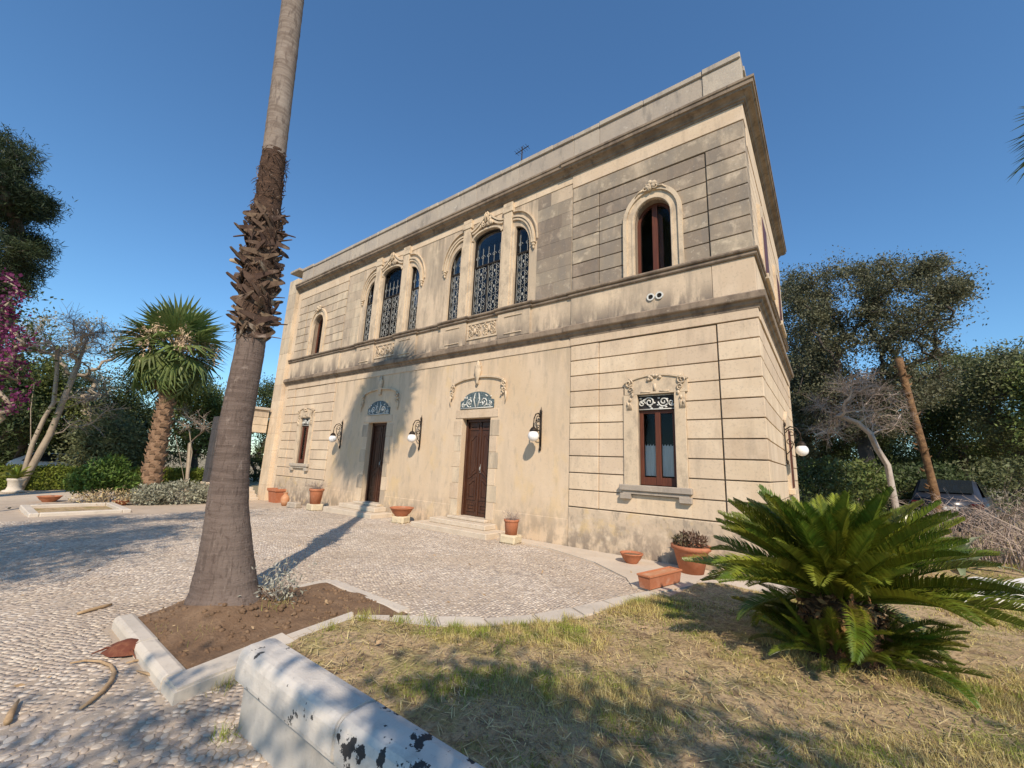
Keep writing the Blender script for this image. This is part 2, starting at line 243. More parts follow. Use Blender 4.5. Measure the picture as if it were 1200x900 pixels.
    def mesh(s, name, smooth=False, fix=True):
        me = bpy.data.meshes.new(name); me.from_pydata(s.v, [], s.f)
        if fix:
            bm = bmesh.new(); bm.from_mesh(me); bmesh.ops.recalc_face_normals(bm, faces=bm.faces[:]); bm.to_mesh(me); bm.free()
        if smooth: me.polygons.foreach_set('use_smooth', [True]*len(me.polygons))
        me.update(); return me
    def build(s, name, m, parent=None, smooth=False, fix=True): return link(name, s.mesh(name, smooth, fix), m, parent)
def link(name, me, m=None, parent=None, loc=None, rot=None, scale=None):
    o = bpy.data.objects.new(name, me); COL.objects.link(o)
    if m is not None and me is not None and not me.materials: me.materials.append(MATS[m])
    if parent is not None: o.parent = parent
    if loc is not None: o.location = loc
    if rot is not None: o.rotation_euler = rot
    if scale is not None: o.scale = scale if hasattr(scale, '__len__') else (scale,)*3
    return o
def tag(o, label=None, cat=None, group=None, kind=None):
    if label: o['label'] = label
    if cat: o['category'] = cat
    if group: o['group'] = group
    if kind: o['kind'] = kind
    return o
def empty(name, loc=(0, 0, 0), rz=0, label=None, cat=None, group=None):
    o = bpy.data.objects.new(name, None); COL.objects.link(o); o.location = loc; o.rotation_euler = (0, 0, rz); o.empty_display_size = .1
    return tag(o, label, cat, group)
def copytree(o, parent=None):
    c = o.copy(); COL.objects.link(c)
    if parent is not None: c.parent = parent
    for ch in o.children: copytree(ch, c)
    return c
def npmesh(name, V, F, mats):
    V = np.asarray(V, np.float32); F = np.asarray(F, np.int32); k = F.shape[1]
    me = bpy.data.meshes.new(name); me.vertices.add(len(V)); me.vertices.foreach_set('co', V.ravel())
    me.loops.add(F.size); me.loops.foreach_set('vertex_index', F.ravel()); me.polygons.add(len(F))
    me.polygons.foreach_set('loop_start', np.arange(0, F.size, k, dtype=np.int32)); me.polygons.foreach_set('loop_total', np.full(len(F), k, np.int32))
    me.update(calc_edges=True); me.materials.append(MATS[mats]); return me
def unit(a): return a/np.maximum(1e-9, np.linalg.norm(a, axis=1, keepdims=True))
def leaves(name, P, size, m, parent, rng, aspect=.45, bias=(0, 0, .2), jitter=.4, dirs=None):
    """one diamond leaf at each point"""
    P = np.asarray(P, float); n = len(P)
    d = unit(rng.normal(size=(n, 3))+np.array(bias)) if dirs is None else unit(dirs+rng.normal(size=(n, 3))*.25)
    q = unit(np.cross(d, rng.normal(size=(n, 3)))); s = size*(1+jitter*rng.uniform(-1, 1, (n, 1))); nn = np.cross(d, q)
    V = np.stack([P, P+d*s*.5+q*s*aspect*.5+nn*s*.06, P+d*s, P+d*s*.5-q*s*aspect*.5+nn*s*.06], 1).reshape(-1, 3)
    return link(name, npmesh(name, V, np.arange(4*n).reshape(n, 4), m), None, parent)
def wallface(mb, outer, holes, y, depth):
    """XZ polygon with holes at plane y, with reveals running back by depth"""
    polys = [outer]+holes
    tri = tessellate_polygon([[Vector((a, b, 0)) for a, b in p] for p in polys]); flat = [(a, y, b) for p in polys for a, b in p]
    mb.add(flat, [t for t in tri])
    for h in holes:
        n = len(h); mb.add([(a, y, b) for a, b in h]+[(a, y+depth, b) for a, b in h], [(i, (i+1) % n, (i+1) % n+n, i+n) for i in range(n)])
    return mb
def rect(x0, x1, z0, z1): return [(x0, z0), (x1, z0), (x1, z1), (x0, z1)]
def archpoly(cx, z0, zs, hw, rise, n=14): return [(cx-hw, z0), (cx+hw, z0)]+[(cx+hw*math.cos(math.pi*i/n), zs+rise*math.sin(math.pi*i/n)) for i in range(n+1)]
def spiral(c, r0, turns, a0, y, n=16, sgn=1): return [(c[0]+r0*(1-.85*i/n)*math.cos(a0+sgn*2*math.pi*turns*i/n), y, c[1]+r0*(1-.85*i/n)*math.sin(a0+sgn*2*math.pi*turns*i/n)) for i in range(n+1)]
scene.cycles.use_denoising = True
scene.cycles.max_bounces = 6; scene.cycles.transparent_max_bounces = 8
# ================================================================== ground
def sheet(name, xs, ys, zf, m):
    V = [(x, y, zf(x, y)) for y in ys for x in xs]; n = len(xs)
    F = [(j*n+i, j*n+i+1, (j+1)*n+i+1, (j+1)*n+i) for j in range(len(ys)-1) for i in range(n-1)]
    o = link(name, npmesh(name, V, F, m)); o.data.polygons.foreach_set('use_smooth', [True]*len(F)); return tag(o, kind='structure')
def axis(a, b, lo, hi, step): return [-1500, -600, -250, -120, -70]+[a+(lo-a)*i/6 for i in range(6)]+list(np.arange(lo, hi, step))+[hi+(b-hi)*i/6 for i in range(7)]+[120, 250, 600, 1500]
gsheet = sheet('ground', axis(-50, 60, -30, 16, 1.), axis(-50, 60, -20, 30, 1.), lambda x, y: gz(x, y)-.05, 'ground_dry')
tag(gsheet, 'dry bare ground around the villa and its trees')
# forecourt: dusty bed that carries the cobbles
fx = list(np.arange(-22, -.9, .5)); fy = list(np.arange(-22, .6, .5))
paving = sheet('paving', fx, fy, lambda x, y: gz(x, y)-.0015+.003*math.sin(x*2.3)*math.sin(y*1.9), 'joint_dust'); tag(paving, 'pale cobbled forecourt in front of the villa')
path = sheet('gravel_path', list(np.arange(-34, -21.9, .6)), list(np.arange(-12, -1.3, .6)), lambda x, y: gz(x, y)-.02, 'forecourt_far'); tag(path, 'pale dusty drive beyond the forecourt')
# concrete strip along the foot of the wall
def strip(name, poly, z0, h, m, label):
    mb = MB(); mb.prism(poly, 'Z', z0-.05, z0+h); o = mb.build(name, m); return tag(o, label, kind='structure')
strip('pavement', [(-5.8, -.34), (-4.2, -.5), (-2.9, -.98), (-2.0, -1.65), (-1.75, -2.05), (-1.35, -2.1), (-1.0, -1.2), (-.6, -.9), (.2, -.8), (.7, -.3), (.8, 8), (.02, 8), (.02, 0), (-5.8, 0)], 0, .02, 'concrete', 'concrete strip along the foot of the villa wall')

# kerb line of the lawn (outer = paving side, inner = lawn side)
K_OUT = [(-3.27, -7.43), (-3.50, -6.45), (-3.62, -5.62), (-3.30, -5.34), (-2.90, -5.04), (-2.50, -4.70), (-2.14, -4.2), (-1.93, -3.65), (-1.76, -3.1), (-1.60, -2.6), (-1.45, -2.2)]
K_IN = [(-2.99, -7.43), (-3.20, -6.45), (-3.30, -5.80), (-3.02, -5.56), (-2.62, -5.24), (-2.20, -4.87), (-1.88, -4.38), (-1.66, -3.8), (-1.49, -3.2), (-1.33, -2.7), (-1.15, -2.2)]
def inpoly(P, poly):
    x, y = P[:, 0], P[:, 1]; r = np.zeros(len(P), bool); n = len(poly)
    for i in range(n):
        (x0, y0), (x1, y1) = poly[i], poly[(i+1) % n]
        c = ((y0 > y) != (y1 > y)); r ^= c & (x < (x1-x0)*(y-y0)/((y1-y0) if abs(y1-y0) > 1e-9 else 1e-9)+x0)
    return r
LAWN = [(-3.08, -6.98)]+K_IN[1:]+[(-1.0, -1.2), (-.6, -.95), (.2, -.85), (.75, -.35), (.85, 8), (.85, 12), (9, 12), (9, -7.0), (-2.4, -7.03)]
def lz(x, y): return gz(x, y)+.03+.09*sstep(-4.2, -6.8, y)+.05*math.sin(x*1.3+.6)*math.sin(y*1.1)*sstep(-1.5, -.2, x)+.02*math.sin(x*3.1+y*2.3)-.10*sstep(-2.3, -2.6, x)*sstep(-6.4, -7, y)
mb = MB()
tri = tessellate_polygon([[Vector((a, b, 0)) for a, b in LAWN]])
me = bpy.data.meshes.new('lawn'); bm = bmesh.new(); vv = [bm.verts.new((a, b, 0)) for a, b in LAWN]
for t in tri: bm.faces.new([vv[i] for i in t])
for ax_, lo, hi in (((1, 0, 0), -4, 9), ((0, 1, 0), -7, 12)):
    for c in np.arange(lo, hi, .35):
        bmesh.ops.bisect_plane(bm, geom=bm.verts[:]+bm.edges[:]+bm.faces[:], plane_co=[c*a for a in ax_], plane_no=ax_)
for v in bm.verts: v.co.z = lz(v.co.x, v.co.y)
bmesh.ops.recalc_face_normals(bm, faces=bm.faces[:]); bm.to_mesh(me); bm.free()
for p in me.polygons: p.use_smooth = True
if me.polygons[0].normal.z < 0: me.flip_normals()
lawn = tag(link('lawn', me, 'lawn_soil'), 'dry patchy lawn behind the low wall', kind='structure')

# cobbles: jittered honeycomb of worn stones
def cobbles():
    a = .0315                                                   # hexagon radius
    X0, X1, Y0, Y1 = -15.5, -1.2, -9.6, -.25
    dx = a*1.5; dy = a*math.sqrt(3)
    I, J = np.meshgrid(np.arange(int((X1-X0)/dx)), np.arange(int((Y1-Y0)/dy))); I = I.ravel(); J = J.ravel()
    cx = X0+I*dx; cy = Y0+(J+.5*(I % 2))*dy
    P = np.stack([cx, cy], 1)
    keep = np.ones(len(P), bool)
    keep &= ~inpoly(P, [(-5.12, -7.44), (-2.99, -7.44), (-3.06, -7.02), (-2.4, -7.08), (9, -7.3), (9, 0)]+[(x+.0, y) for x, y in K_OUT[::-1]][:-2]+[(-3.3, -5.02), (-5.12, -5.02)])
    keep &= ~inpoly(P, [(-5.9, -.42), (-4.25, -.56), (-2.95, -1.04), (-2.05, -1.7), (-1.8, -2.1), (-1.5, -2.2), (3, -1), (3, 1), (-5.9, 1)])
    keep &= ~inpoly(P, [(-8.6, -.82), (-5.7, -.82), (-5.7, 1), (-8.6, 1)]) & ~inpoly(P, [(-13.1, -.82), (-10.2, -.82), (-10.2, 1), (-13.1, 1)])
    # only where the photo could see them
    D = np.stack([cx-CAM[0], cy-CAM[1], np.full(len(cx), -CAM[2])], 1); wv = D@B_F
    px = 600+FPX*(D@B_R)/wv; py = 450-FPX*(D@B_U)/wv
    keep &= (wv > .3) & (px > -260) & (px < 1250) & (py < 1080)
    far = np.hypot(D[:, 0], D[:, 1])
    cx, cy, px, py, wv = cx[keep], cy[keep], px[keep], py[keep], wv[keep]; n = len(cx)
    ang = np.arange(6)*math.pi/3
    g2 = np.random.default_rng(77); nI, nJ = I.max()+3, J.max()+3; jit = g2.uniform(-.46, .46, (nI, nJ, 2))*dy
    def ctr_(i, j): q = jit[np.clip(i+1, 0, nI-1), np.clip(j+1, 0, nJ-1)]; return np.stack([X0+i*dx+q[:, 0], Y0+(j+.5*(i % 2))*dy+q[:, 1]], 1)
    Ik, Jk = I[keep], J[keep]; od = Ik % 2
    NB = dict(N=ctr_(Ik, Jk+1), S=ctr_(Ik, Jk-1), NE=ctr_(Ik+1, Jk+od), SE=ctr_(Ik+1, Jk-1+od), NW=ctr_(Ik-1, Jk+od), SW=ctr_(Ik-1, Jk-1+od)); me_ = ctr_(Ik, Jk)
    H = np.stack([(me_+NB[p_]+NB[q_])/3 for p_, q_ in (('NE', 'SE'), ('N', 'NE'), ('NW', 'N'), ('SW', 'NW'), ('S', 'SW'), ('SE', 'S'))], 1)      # n,6,2
    key = np.round(H/(a*.5)).astype(np.int64)
    h = np.sin(key[..., 0]*12.9898+key[..., 1]*78.233)*43758.5453; h1 = h-np.floor(h); h = np.sin(key[..., 0]*39.346+key[..., 1]*11.135)*24634.634; h2 = h-np.floor(h)
    H = H+np.stack([h1-.5, h2-.5], 2)*a*.0
    # slow drift so that rows do not run straight
    H[..., 0] += .05*np.sin(H[..., 1]*2.1+.7*np.sin(H[..., 0]*1.3)); H[..., 1] += .05*np.sin(H[..., 0]*1.7+1.1*np.sin(H[..., 1]*.9))
    c = H.mean(1, keepdims=True); zz = np.array([gz(x, y) for x, y in c[:, 0]])[:, None]
    hh = NP.uniform(-.0035, .0075, (n, 1)); tilt = NP.normal(0, .06, (n, 1, 2))
    fr_ = NP.uniform(.80, 1.02, (n, 1, 1))
    def ringv(f, dz): 
        q = c+(H-c)*f*fr_; z = zz+dz+((q-c)*tilt).sum(2)
        return np.concatenate([q, z[..., None]], 2)
    r0 = ringv(.95, -.02); r1 = ringv(.90, hh*.55); r2 = ringv(.70, hh)
    V = np.concatenate([r0, r1, r2], 1)                                              # n,18,3
    quads = np.array([(k*6+i, k*6+(i+1) % 6, (k+1)*6+(i+1) % 6, (k+1)*6+i) for k in range(2) for i in range(6)]+[(12, 13, 14, 15), (12, 15, 16, 17)])
    # the 300 that show largest stay single stones
    vis = (px > 0) & (px < 1200) & (py > 0) & (py < 900)
    order = np.argsort(np.where(vis, wv, 1e9))[:300]; single = np.zeros(n, bool); single[order] = True
    R_ = np.concatenate([V[~single][:, :6], V[~single][:, 12:]*.3+V[~single][:, 6:12]*.7], 1); k = len(R_)
    lq = np.array([(i, (i+1) % 6, 6+(i+1) % 6, 6+i) for i in range(6)]+[(6, 7, 8, 9), (6, 9, 10, 11)])
    F = (lq[None]+np.arange(k)[:, None, None]*12).reshape(-1, 4)
    o = link('cobble_bed', npmesh('cobble_bed', R_.reshape(-1, 3), F, 'cobble'), None, paving); tag(o, kind='stuff')
    for i in order:
        v = V[i]; cc = v.mean(0); me = npmesh('cobble', v-cc, quads, 'cobble_single'); link('cobble', me, None, paving, cc)
cobbles()

# kerbs
lk = tag(empty('lawn_kerb'), 'pale stone kerb curving along the lawn edge', kind='structure')
for i in range(len(K_OUT)-1):
    a, b, c, d = K_OUT[i], K_OUT[i+1], K_IN[i+1], K_IN[i]
    def shr(p, q, t): return (p[0]+(q[0]-p[0])*t, p[1]+(q[1]-p[1])*t)
    pl = [shr(a, b, .008), shr(b, a, .008), shr(c, d, .008), shr(d, c, .008)]; z = (.10 if i == 0 else .07 if i == 1 else .035)+rnd.uniform(-.006, .008)
    bmk = bmesh.new(); vs = [bmk.verts.new((x, y, -.1)) for x, y in pl]; f = bmk.faces.new(vs); e = bmesh.ops.extrude_face_region(bmk, geom=[f])
    for v in e['geom']:
        if isinstance(v, bmesh.types.BMVert): v.co.z = z+rnd.uniform(-.004, .004)
    bmesh.ops.recalc_face_normals(bmk, faces=bmk.faces[:]); bmesh.ops.bevel(bmk, geom=[e_ for e_ in bmk.edges if all(v.co.z > 0 for v in e_.verts)], offset=.018, segments=2, affect='EDGES')
    me = bpy.data.meshes.new('kerb_stone'); bmk.to_mesh(me); bmk.free(); link('kerb_stone', me, 'kerb_stone', lk)
pk = tag(empty('planter_kerb'), 'rounded stone kerb around the palm bed', kind='structure')
def kerb_run(p, q, n, w_, h, par, r=.04):
    p, q = Vector(p), Vector(q); d = (q-p); L_ = d.length; a = math.atan2(d.y, d.x)
    for i in range(n):
        t0, t1 = L_*i/n+.004, L_*(i+1)/n-.004; m_ = MB()
        pts = [(-w_/2, -.12), (-w_/2, h-r), (-w_/2+r*.3, h-r*.3), (-w_/2+r, h), (w_/2-r, h), (w_/2-r*.3, h-r*.3), (w_/2, h-r), (w_/2, -.12)]
        m_.prism(pts, 'X', t0, t1); o = m_.build('kerb_stone', 'kerb_stone', par, smooth=False); o.location = (p.x, p.y, rnd.uniform(-.006, .006)); o.rotation_euler = (rnd.uniform(-.01, .01), 0, a)
kerb_run((-5.0, -7.32), (-3.285, -7.34), 2, .17, .10, pk); kerb_run((-5.05, -7.2), (-5.05, -5.06), 2, .16, .03, pk, .015); kerb_run((-5.0, -5.1), (-3.32, -5.14), 2, .16, .03, pk, .015)
def soilz(x, y):
    r = math.hypot(x+4.70, y+6.52); return .026+.20*math.exp(-(r/.60)**2.4)+.008*math.sin(x*5+y*3)+.006*math.sin(x*11-y*13)
xs = np.linspace(-4.98, -3.40, 26); ys = np.linspace(-7.24, -5.16, 32)
soil = sheet('soil_bed', list(xs), list(ys), soilz, 'soil')
for v in soil.data.vertices:
    xm = float(np.interp(v.co.y, [-7.43, -6.45, -5.62, -5.34, -5.1], [-3.27, -3.50, -3.62, -3.26, -3.22])); v.co.x = -4.98+(v.co.x+4.98)*(xm+.01+4.98)/1.58; tag(soil, 'brown soil bed at the foot of the tall palm')
# clods and stones on the soil
cl = []
for i in range(420):
    x, y = rnd.uniform(-4.95, -3.68), rnd.uniform(-7.2, -5.2); cl.append((x, y, soilz(x, y)))
mbc = MB()
for x, y, z in cl: r = rnd.choice((.008, .012, .02, .03)) if rnd.random() < .95 else .04; mbc.blob((x, y, z), (r*rnd.uniform(.7, 1.3), r*rnd.uniform(.7, 1.3), r*.7), 6, 3)
tag(mbc.build('soil_clods', 'soil', soil, True, False), kind='stuff')
# low wall in the foreground
lw = empty('low_wall', (-2.4, -7.27, 0), label='low whitish wall with black lichen spots, beside the palm bed', cat='wall')
MB().box(.02, 6.6, .035, .19, -.1, .297).build('wall_body', 'wall_render', lw)
x = 0.; 
for i, L_ in enumerate((1.18, 1.3, 1.2, 1.35, 1.6)):
    m_ = MB(); pr = [(-.012, .30), (-.026, .312), (-.03, .335), (-.03, .41), (-.026, .445), (-.012, .475), (.012, .494), (.045, .502), (.15, .505), (.195, .497), (.22, .475), (.232, .44), (.232, .30)]
    m_.prism(pr, 'X', x+.003, x+L_-.003); o = m_.build('cap_stone', 'cap_stone_clean' if i == 0 else 'cap_stone', lw); x += L_
    bmk = bmesh.new(); bmk.from_mesh(o.data); bmesh.ops.bevel(bmk, geom=[e for e in bmk.edges if abs(e.verts[0].co.x-e.verts[1].co.x) < 1e-5], offset=.012, segments=2, affect='EDGES'); bmk.to_mesh(o.data); bmk.free()

# ================================================================== villa
villa = empty('villa', (0, 0, 0), label='two-storey pale limestone villa with arched upper windows and two wooden doors', cat='house')
MIR = -18.66
def mx(x): return MIR-x
def X2(x0, x1, left): return (x0, x1) if not left else (mx(x1), mx(x0))
DOORS = (-7.03, -11.63)
TRI = (-7.0, -11.66)
ZG = [.889+.38*k for k in range(11)]; ZU = [6.14, 6.5, 6.86, 7.215, 7.57, 7.93, 8.285, 8.64, 9.06]
GW = dict(x0=-2.37, x1=-1.6, z0=1.46, z1=3.36)
AW = dict(cx=-1.96, hw=.415, z0=6.15, zs=7.50, rise=.46)
# openings
def light_poly(cx, side):
    if side == 0:
        return [(cx-.56, 6.17), (cx+.56, 6.17), (cx+.56, 8.63)]+[(cx+.56*math.cos(math.pi*(i/10)), 8.63+.25*math.sin(math.pi*i/10)) for i in range(1, 10)]+[(cx-.56, 8.63)]
    p = [(1.08, 6.17), (1.59, 6.17), (1.59, 7.88)]+[(1.08+.51*math.cos(math.pi/2*i/8), 7.88+.74*math.sin(math.pi/2*i/8)) for i in range(1, 9)]
    return [(cx+u, z) for u, z in p] if side > 0 else [(cx-u, z) for u, z in reversed(p)]
cen_holes = [rect(cx-.53, cx+.53, .32, 3.02) for cx in DOORS]+[light_poly(cx, s) for cx in TRI for s in (-1, 0, 1)]
# central wall: ground floor, plinth and upper floor as three sheets meeting at the string courses
def center(z0, z1, holes, m, name, y=.03, depth=.3):
    mb = MB(); wallface(mb, rect(-14.63, -4.03, z0, z1), holes, y, depth); return mb.build(name, m, villa, fix=False)
# ground floor sheet with the doors as notches in its lower edge
def gf_center():
    poly = [(-14.63, -.35), (-12.16, -.35), (-12.16, 3.02), (-11.10, 3.02), (-11.10, -.35), (-7.56, -.35), (-7.56, 3.02), (-6.50, 3.02), (-6.50, -.35), (-4.03, -.35), (-4.03, 4.70), (-14.63, 4.70)]
    mb = MB(); tri = tessellate_polygon([[Vector((a, b, 0)) for a, b in poly]]); mb.add([(a, .03, b) for a, b in poly], list(tri))
    for cx in (-11.63, -7.03):
        for xx in (cx-.53, cx+.53): mb.add([(xx, .03, -.35), (xx, .36, -.35), (xx, .36, 3.02), (xx, .03, 3.02)], [(0, 1, 2, 3)])
        mb.add([(cx-.53, .03, 3.02), (cx+.53, .03, 3.02), (cx+.53, .36, 3.02), (cx-.53, .36, 3.02)], [(0, 1, 2, 3)])
    mb.build('wall', 'plaster', villa, fix=False)
gf_center()
center(4.70, 6.15, [], 'upper_plaster', 'wall'); center(6.15, 9.5, cen_holes[2:], 'upper_plaster', 'wall')
for left in (0, 1):
    m = (lambda p: p) if not left else (lambda p: [(mx(a), b) for a, b in reversed(p)])
    x0, x1 = X2(-4.03, 0, left)
    mb = MB(); wallface(mb, rect(x0+(.0 if not left else .06), x1-(.06 if not left else 0), -.3, 9.6), [m(rect(GW['x0'], GW['x1'], GW['z0'], GW['z1'])), m(archpoly(**{k: AW[k] for k in ('cx', 'z0', 'zs', 'hw', 'rise')}))], .06, .26); mb.build('wall', 'groove', villa, fix=False)
    # plinth slab
    a, b = X2(-4.03, 0, left); MB().cbox(a+.004, b, .0, .3, -.35, .875, .012).build('plinth', 'plinth', villa)
    mm = 'limestone'; mu = 'limestone_mid' if left else 'limestone_grey'
    def blk(xa, xb, ya, yb, za, zb, m_, g=.011):
        xa, xb = X2(xa, xb, left); MB().cbox(xa+g, xb-g, ya, yb, za+g, zb-g, .007).build('stone_block', m_, villa)
    def course(za, zb, gaps, m_, lo=-3.27, hi=-.752):
        segs = [(lo, hi)]
        if gaps: segs = [(lo, gaps[0]), (gaps[1], hi)]
        for s0, s1 in segs:
            cuts = [s0]
            if s1-s0 > .9: cuts += [s0+(s1-s0)*rnd.uniform(.35, .65)] if s1-s0 < 1.8 else [s0+(s1-s0)*rnd.uniform(.22, .4), s0+(s1-s0)*rnd.uniform(.58, .8)]
            cuts.append(s1)
            for i in range(len(cuts)-1):
                xa, xb = X2(cuts[i], cuts[i+1], left); ga = .0075 if i == 0 else .001; gb = .0075 if i == len(cuts)-2 else .001
                if left: ga, gb = gb, ga
                MB().cbox(xa+ga*.2, xb-gb*.2, .02, .10, za+.012, zb-.012, .004).build('stone_block', m_, villa)
    for k in range(10):
        za, zb = ZG[k], ZG[k+1]
        blk(-4.025, -3.272, .0, .1, za, zb, mm); blk(-.735, -.0, -.004, .46, za, zb, mm)
        gap = (-2.68, -1.38) if za < 3.4 and zb > 1.2 else None
        if k in (0,): gap = None
        course(za, zb, gap, mm)
    for k in range(8):
        za, zb = ZU[k], ZU[k+1]
        if k == 7: blk(-4.025, 0, -.004, .3, za, zb, mu); continue
        blk(-4.025, -3.272, .0, .1, za, zb, mu); blk(-.775, -.0, -.004, .46, za, zb, mu)
        def hw_out(z): return .66 if z < 7.5 else .66*math.sqrt(max(0, 1-((z-7.5)/.76)**2))
        def hw_in(z): return .415 if z < 7.5 else .415*math.sqrt(max(0, 1-((z-7.5)/.46)**2))
        gap = None
        if k < 6: g = max(hw_out(zb)-.03, hw_in(za)+.03); gap = (AW['cx']-g, AW['cx']+g)
        course(za, zb, gap, mu, hi=-.791)
    a, b = X2(-4.03, 0, left); MB().cbox(a, b, -.006, .3, 9.075, 9.46, .006).build('frieze', 'limestone', villa)
    MB().cbox(a, X2(-.77, 0, left)[0]-.004 if not left else b, -.004, .2, 5.22, 5.965, .006).build('band_block', 'upper_plaster', villa)
    if not left: MB().cbox(-.766, -.0, -.004, .35, 5.22, 5.965, .006).build('band_block', 'limestone', villa)
MB().cbox(-14.63, -4.03, .008, .2, 4.70, 4.89, .004).build('frieze', 'limestone', villa); MB().cbox(-14.63, -4.03, .012, .2, 9.25, 9.46, .004).build('frieze', 'limestone', villa)
for left in (0, 1): a, b = X2(-4.03, 0, left); MB().cbox(a, b, -.012, .2, 4.705, 4.885, .004).build('frieze', 'limestone', villa)
# plinth course of the centre
for a, b in ((-14.625, -12.2), (-11.06, -7.6), (-6.46, -4.035)): MB().cbox(a, b, .022, .2, -.35, .60, .012).build('plinth', 'plaster', villa)
# weathered ashlar beside the triple windows
for left in (0, 1):
    for k in range(8):
        za = 6.14+.385*k; c = rnd.uniform(-4.8, -4.35)
        for q0, q1 in ((-5.14, c), (c, -4.045)):
            xa, xb = X2(q0, q1, left); MB().cbox(xa+.001, xb-.001, .018, .1, za+.0012, za+.3838, .003).build('stone_block', 'limestone_mid' if left or rnd.random() < .4 else 'limestone_grey', villa)
# side wall and body
MB().box(-.28, -.05, .06, 7.87, -.3, 10.0).build('side_wall', 'groove', villa)
MB().cbox(-.25, 0.004, .47, 7.87, -.3, .875, .01).build('plinth', 'plinth', villa)
for k in range(10): MB().cbox(-.25, -.018, .48, 7.3, ZG[k]+.011, ZG[k+1]-.011, .005).build('stone_block', 'limestone', villa); MB().cbox(-.25, 0, 7.32, 7.87, ZG[k]+.011, ZG[k+1]-.011, .005).build('stone_block', 'limestone', villa)
MB().cbox(-.25, .012, .2, 7.88, 4.705, 4.885, .004).build('frieze', 'limestone', villa); MB().cbox(-.25, .0, .36, 7.87, 5.22, 5.965, .004).build('band_block', 'limestone', villa)
for k in range(7): MB().cbox(-.25, -.012, .48, 7.87, ZU[k]+.011, ZU[k+1]-.011, .005).build('stone_block', 'limestone', villa)
MB().cbox(-.25, .0, .31, 7.87, 8.65, 9.46, .005).build('frieze', 'limestone', villa)
MB().box(-19.4, -.3, 7.6, 7.86, -.3, 10.05).build('back_wall', 'plaster', villa); MB().box(-19.73, -19.3, .1, 7.8, -.3, 10.05).build('side_wall', 'upper_plaster', villa)
MB().box(-19.4, -.2, .3, 7.7, 9.7, 9.9).build('roof', 'parapet_stone', villa); MB().box(-19.0, -.4, .95, 1.05, -.3, 9.8).build('dark_backing', 'unlit_dark', villa)  # last box is a dark board added so the rooms behind the windows look unlit
# left corner pier
for i in range(14):
    z0 = -.3+i*.75; MB().cbox(-19.75, -18.935, -.165, .3, z0, min(z0+.748, 10.62), .006).build('pier_block', 'limestone_mid' if i > 8 else 'limestone', villa)
MB().cbox(-18.93, -18.665, -.002, .3, -.3, 9.46, .004).build('wall', 'limestone', villa)
# mouldings
FRONT = [(-18.93, 0), (-14.63, 0), (-14.63, .03), (-4.03, .03), (-4.03, 0), (0, 0), (0, 7.87)]
CP = [(-.1, 9.455), (.025, 9.455), (.03, 9.50), (.06, 9.515), (.075, 9.56), (.12, 9.595), (.19, 9.62), (.205, 9.66), (.235, 9.67), (.24, 9.75), (.262, 9.76), (.265, 9.81), (.1, 9.845), (-.1, 9.85)]
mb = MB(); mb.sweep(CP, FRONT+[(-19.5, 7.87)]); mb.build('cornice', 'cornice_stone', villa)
BP = [(-.1, 4.885), (.02, 4.885), (.024, 4.93), (.04, 4.95), (.065, 4.965), (.078, 5.01), (.09, 5.025), (.135, 5.04), (.145, 5.06), (.145, 5.17), (.06, 5.222), (-.1, 5.224)]
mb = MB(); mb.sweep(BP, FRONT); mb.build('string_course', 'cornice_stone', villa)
SP = [(-.1, 5.965), (.035, 5.965), (.055, 5.99), (.055, 6.02), (.03, 6.035), (.03, 6.055), (.07, 6.065), (.085, 6.09), (.08, 6.125), (.03, 6.138), (-.1, 6.139)]
sp = [(-18.93, 0), (-14.63, 0), (-14.63, .03)]
for cx in sorted(TRI):
    for u0, u1 in ((-1.75, -.6), (.6, 1.75)): sp += [(cx+u0, .03), (cx+u0, -.035), (cx+u1, -.035), (cx+u1, .03)]
sp += [(-4.03, .03), (-4.03, 0), (0, 0), (0, 7.87)]
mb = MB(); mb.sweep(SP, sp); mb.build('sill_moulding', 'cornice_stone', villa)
# parapet blocks and copings
xj = [-18.93, -17.9, -15.9, -14.63, -12.9, -11.1, -9.4, -7.6, -5.9, -4.03, -3.27, -.75, .03]
for i in range(len(xj)-1):
    pr = 0. if xj[i] > -.8 or xj[i] < -17.95 else .025
    MB().cbox(xj[i]+.004, xj[i+1]-.004, pr, .32, 9.84, 10.60, .006).build('parapet_block', 'parapet_stone', villa)
    x0 = xj[i]
    while x0 < xj[i+1]-.01:
        x1 = min(xj[i+1], x0+1.0+rnd.uniform(0, .35)); x1 = xj[i+1] if xj[i+1]-x1 < .4 else x1
        MB().cbox(x0+.003, x1-.003, pr-.045+rnd.uniform(-.006, .006), .36, 10.60, 10.735+rnd.uniform(-.012, .012), .016).build('coping_stone', 'parapet_stone', villa); x0 = x1
for i in range(5): y0 = .36+i*1.5; MB().cbox(-.27, .012, y0+.004, y0+1.496, 9.84, 10.60, .006).build('parapet_block', 'parapet_stone', villa); MB().cbox(-.3, .055, y0+.003, y0+1.497, 10.60, 10.735, .015).build('coping_stone', 'parapet_stone', villa)
MB().cbox(-19.80, -18.90, -.21, .36, 10.61, 10.74, .016).build('coping_stone', 'parapet_stone', villa)

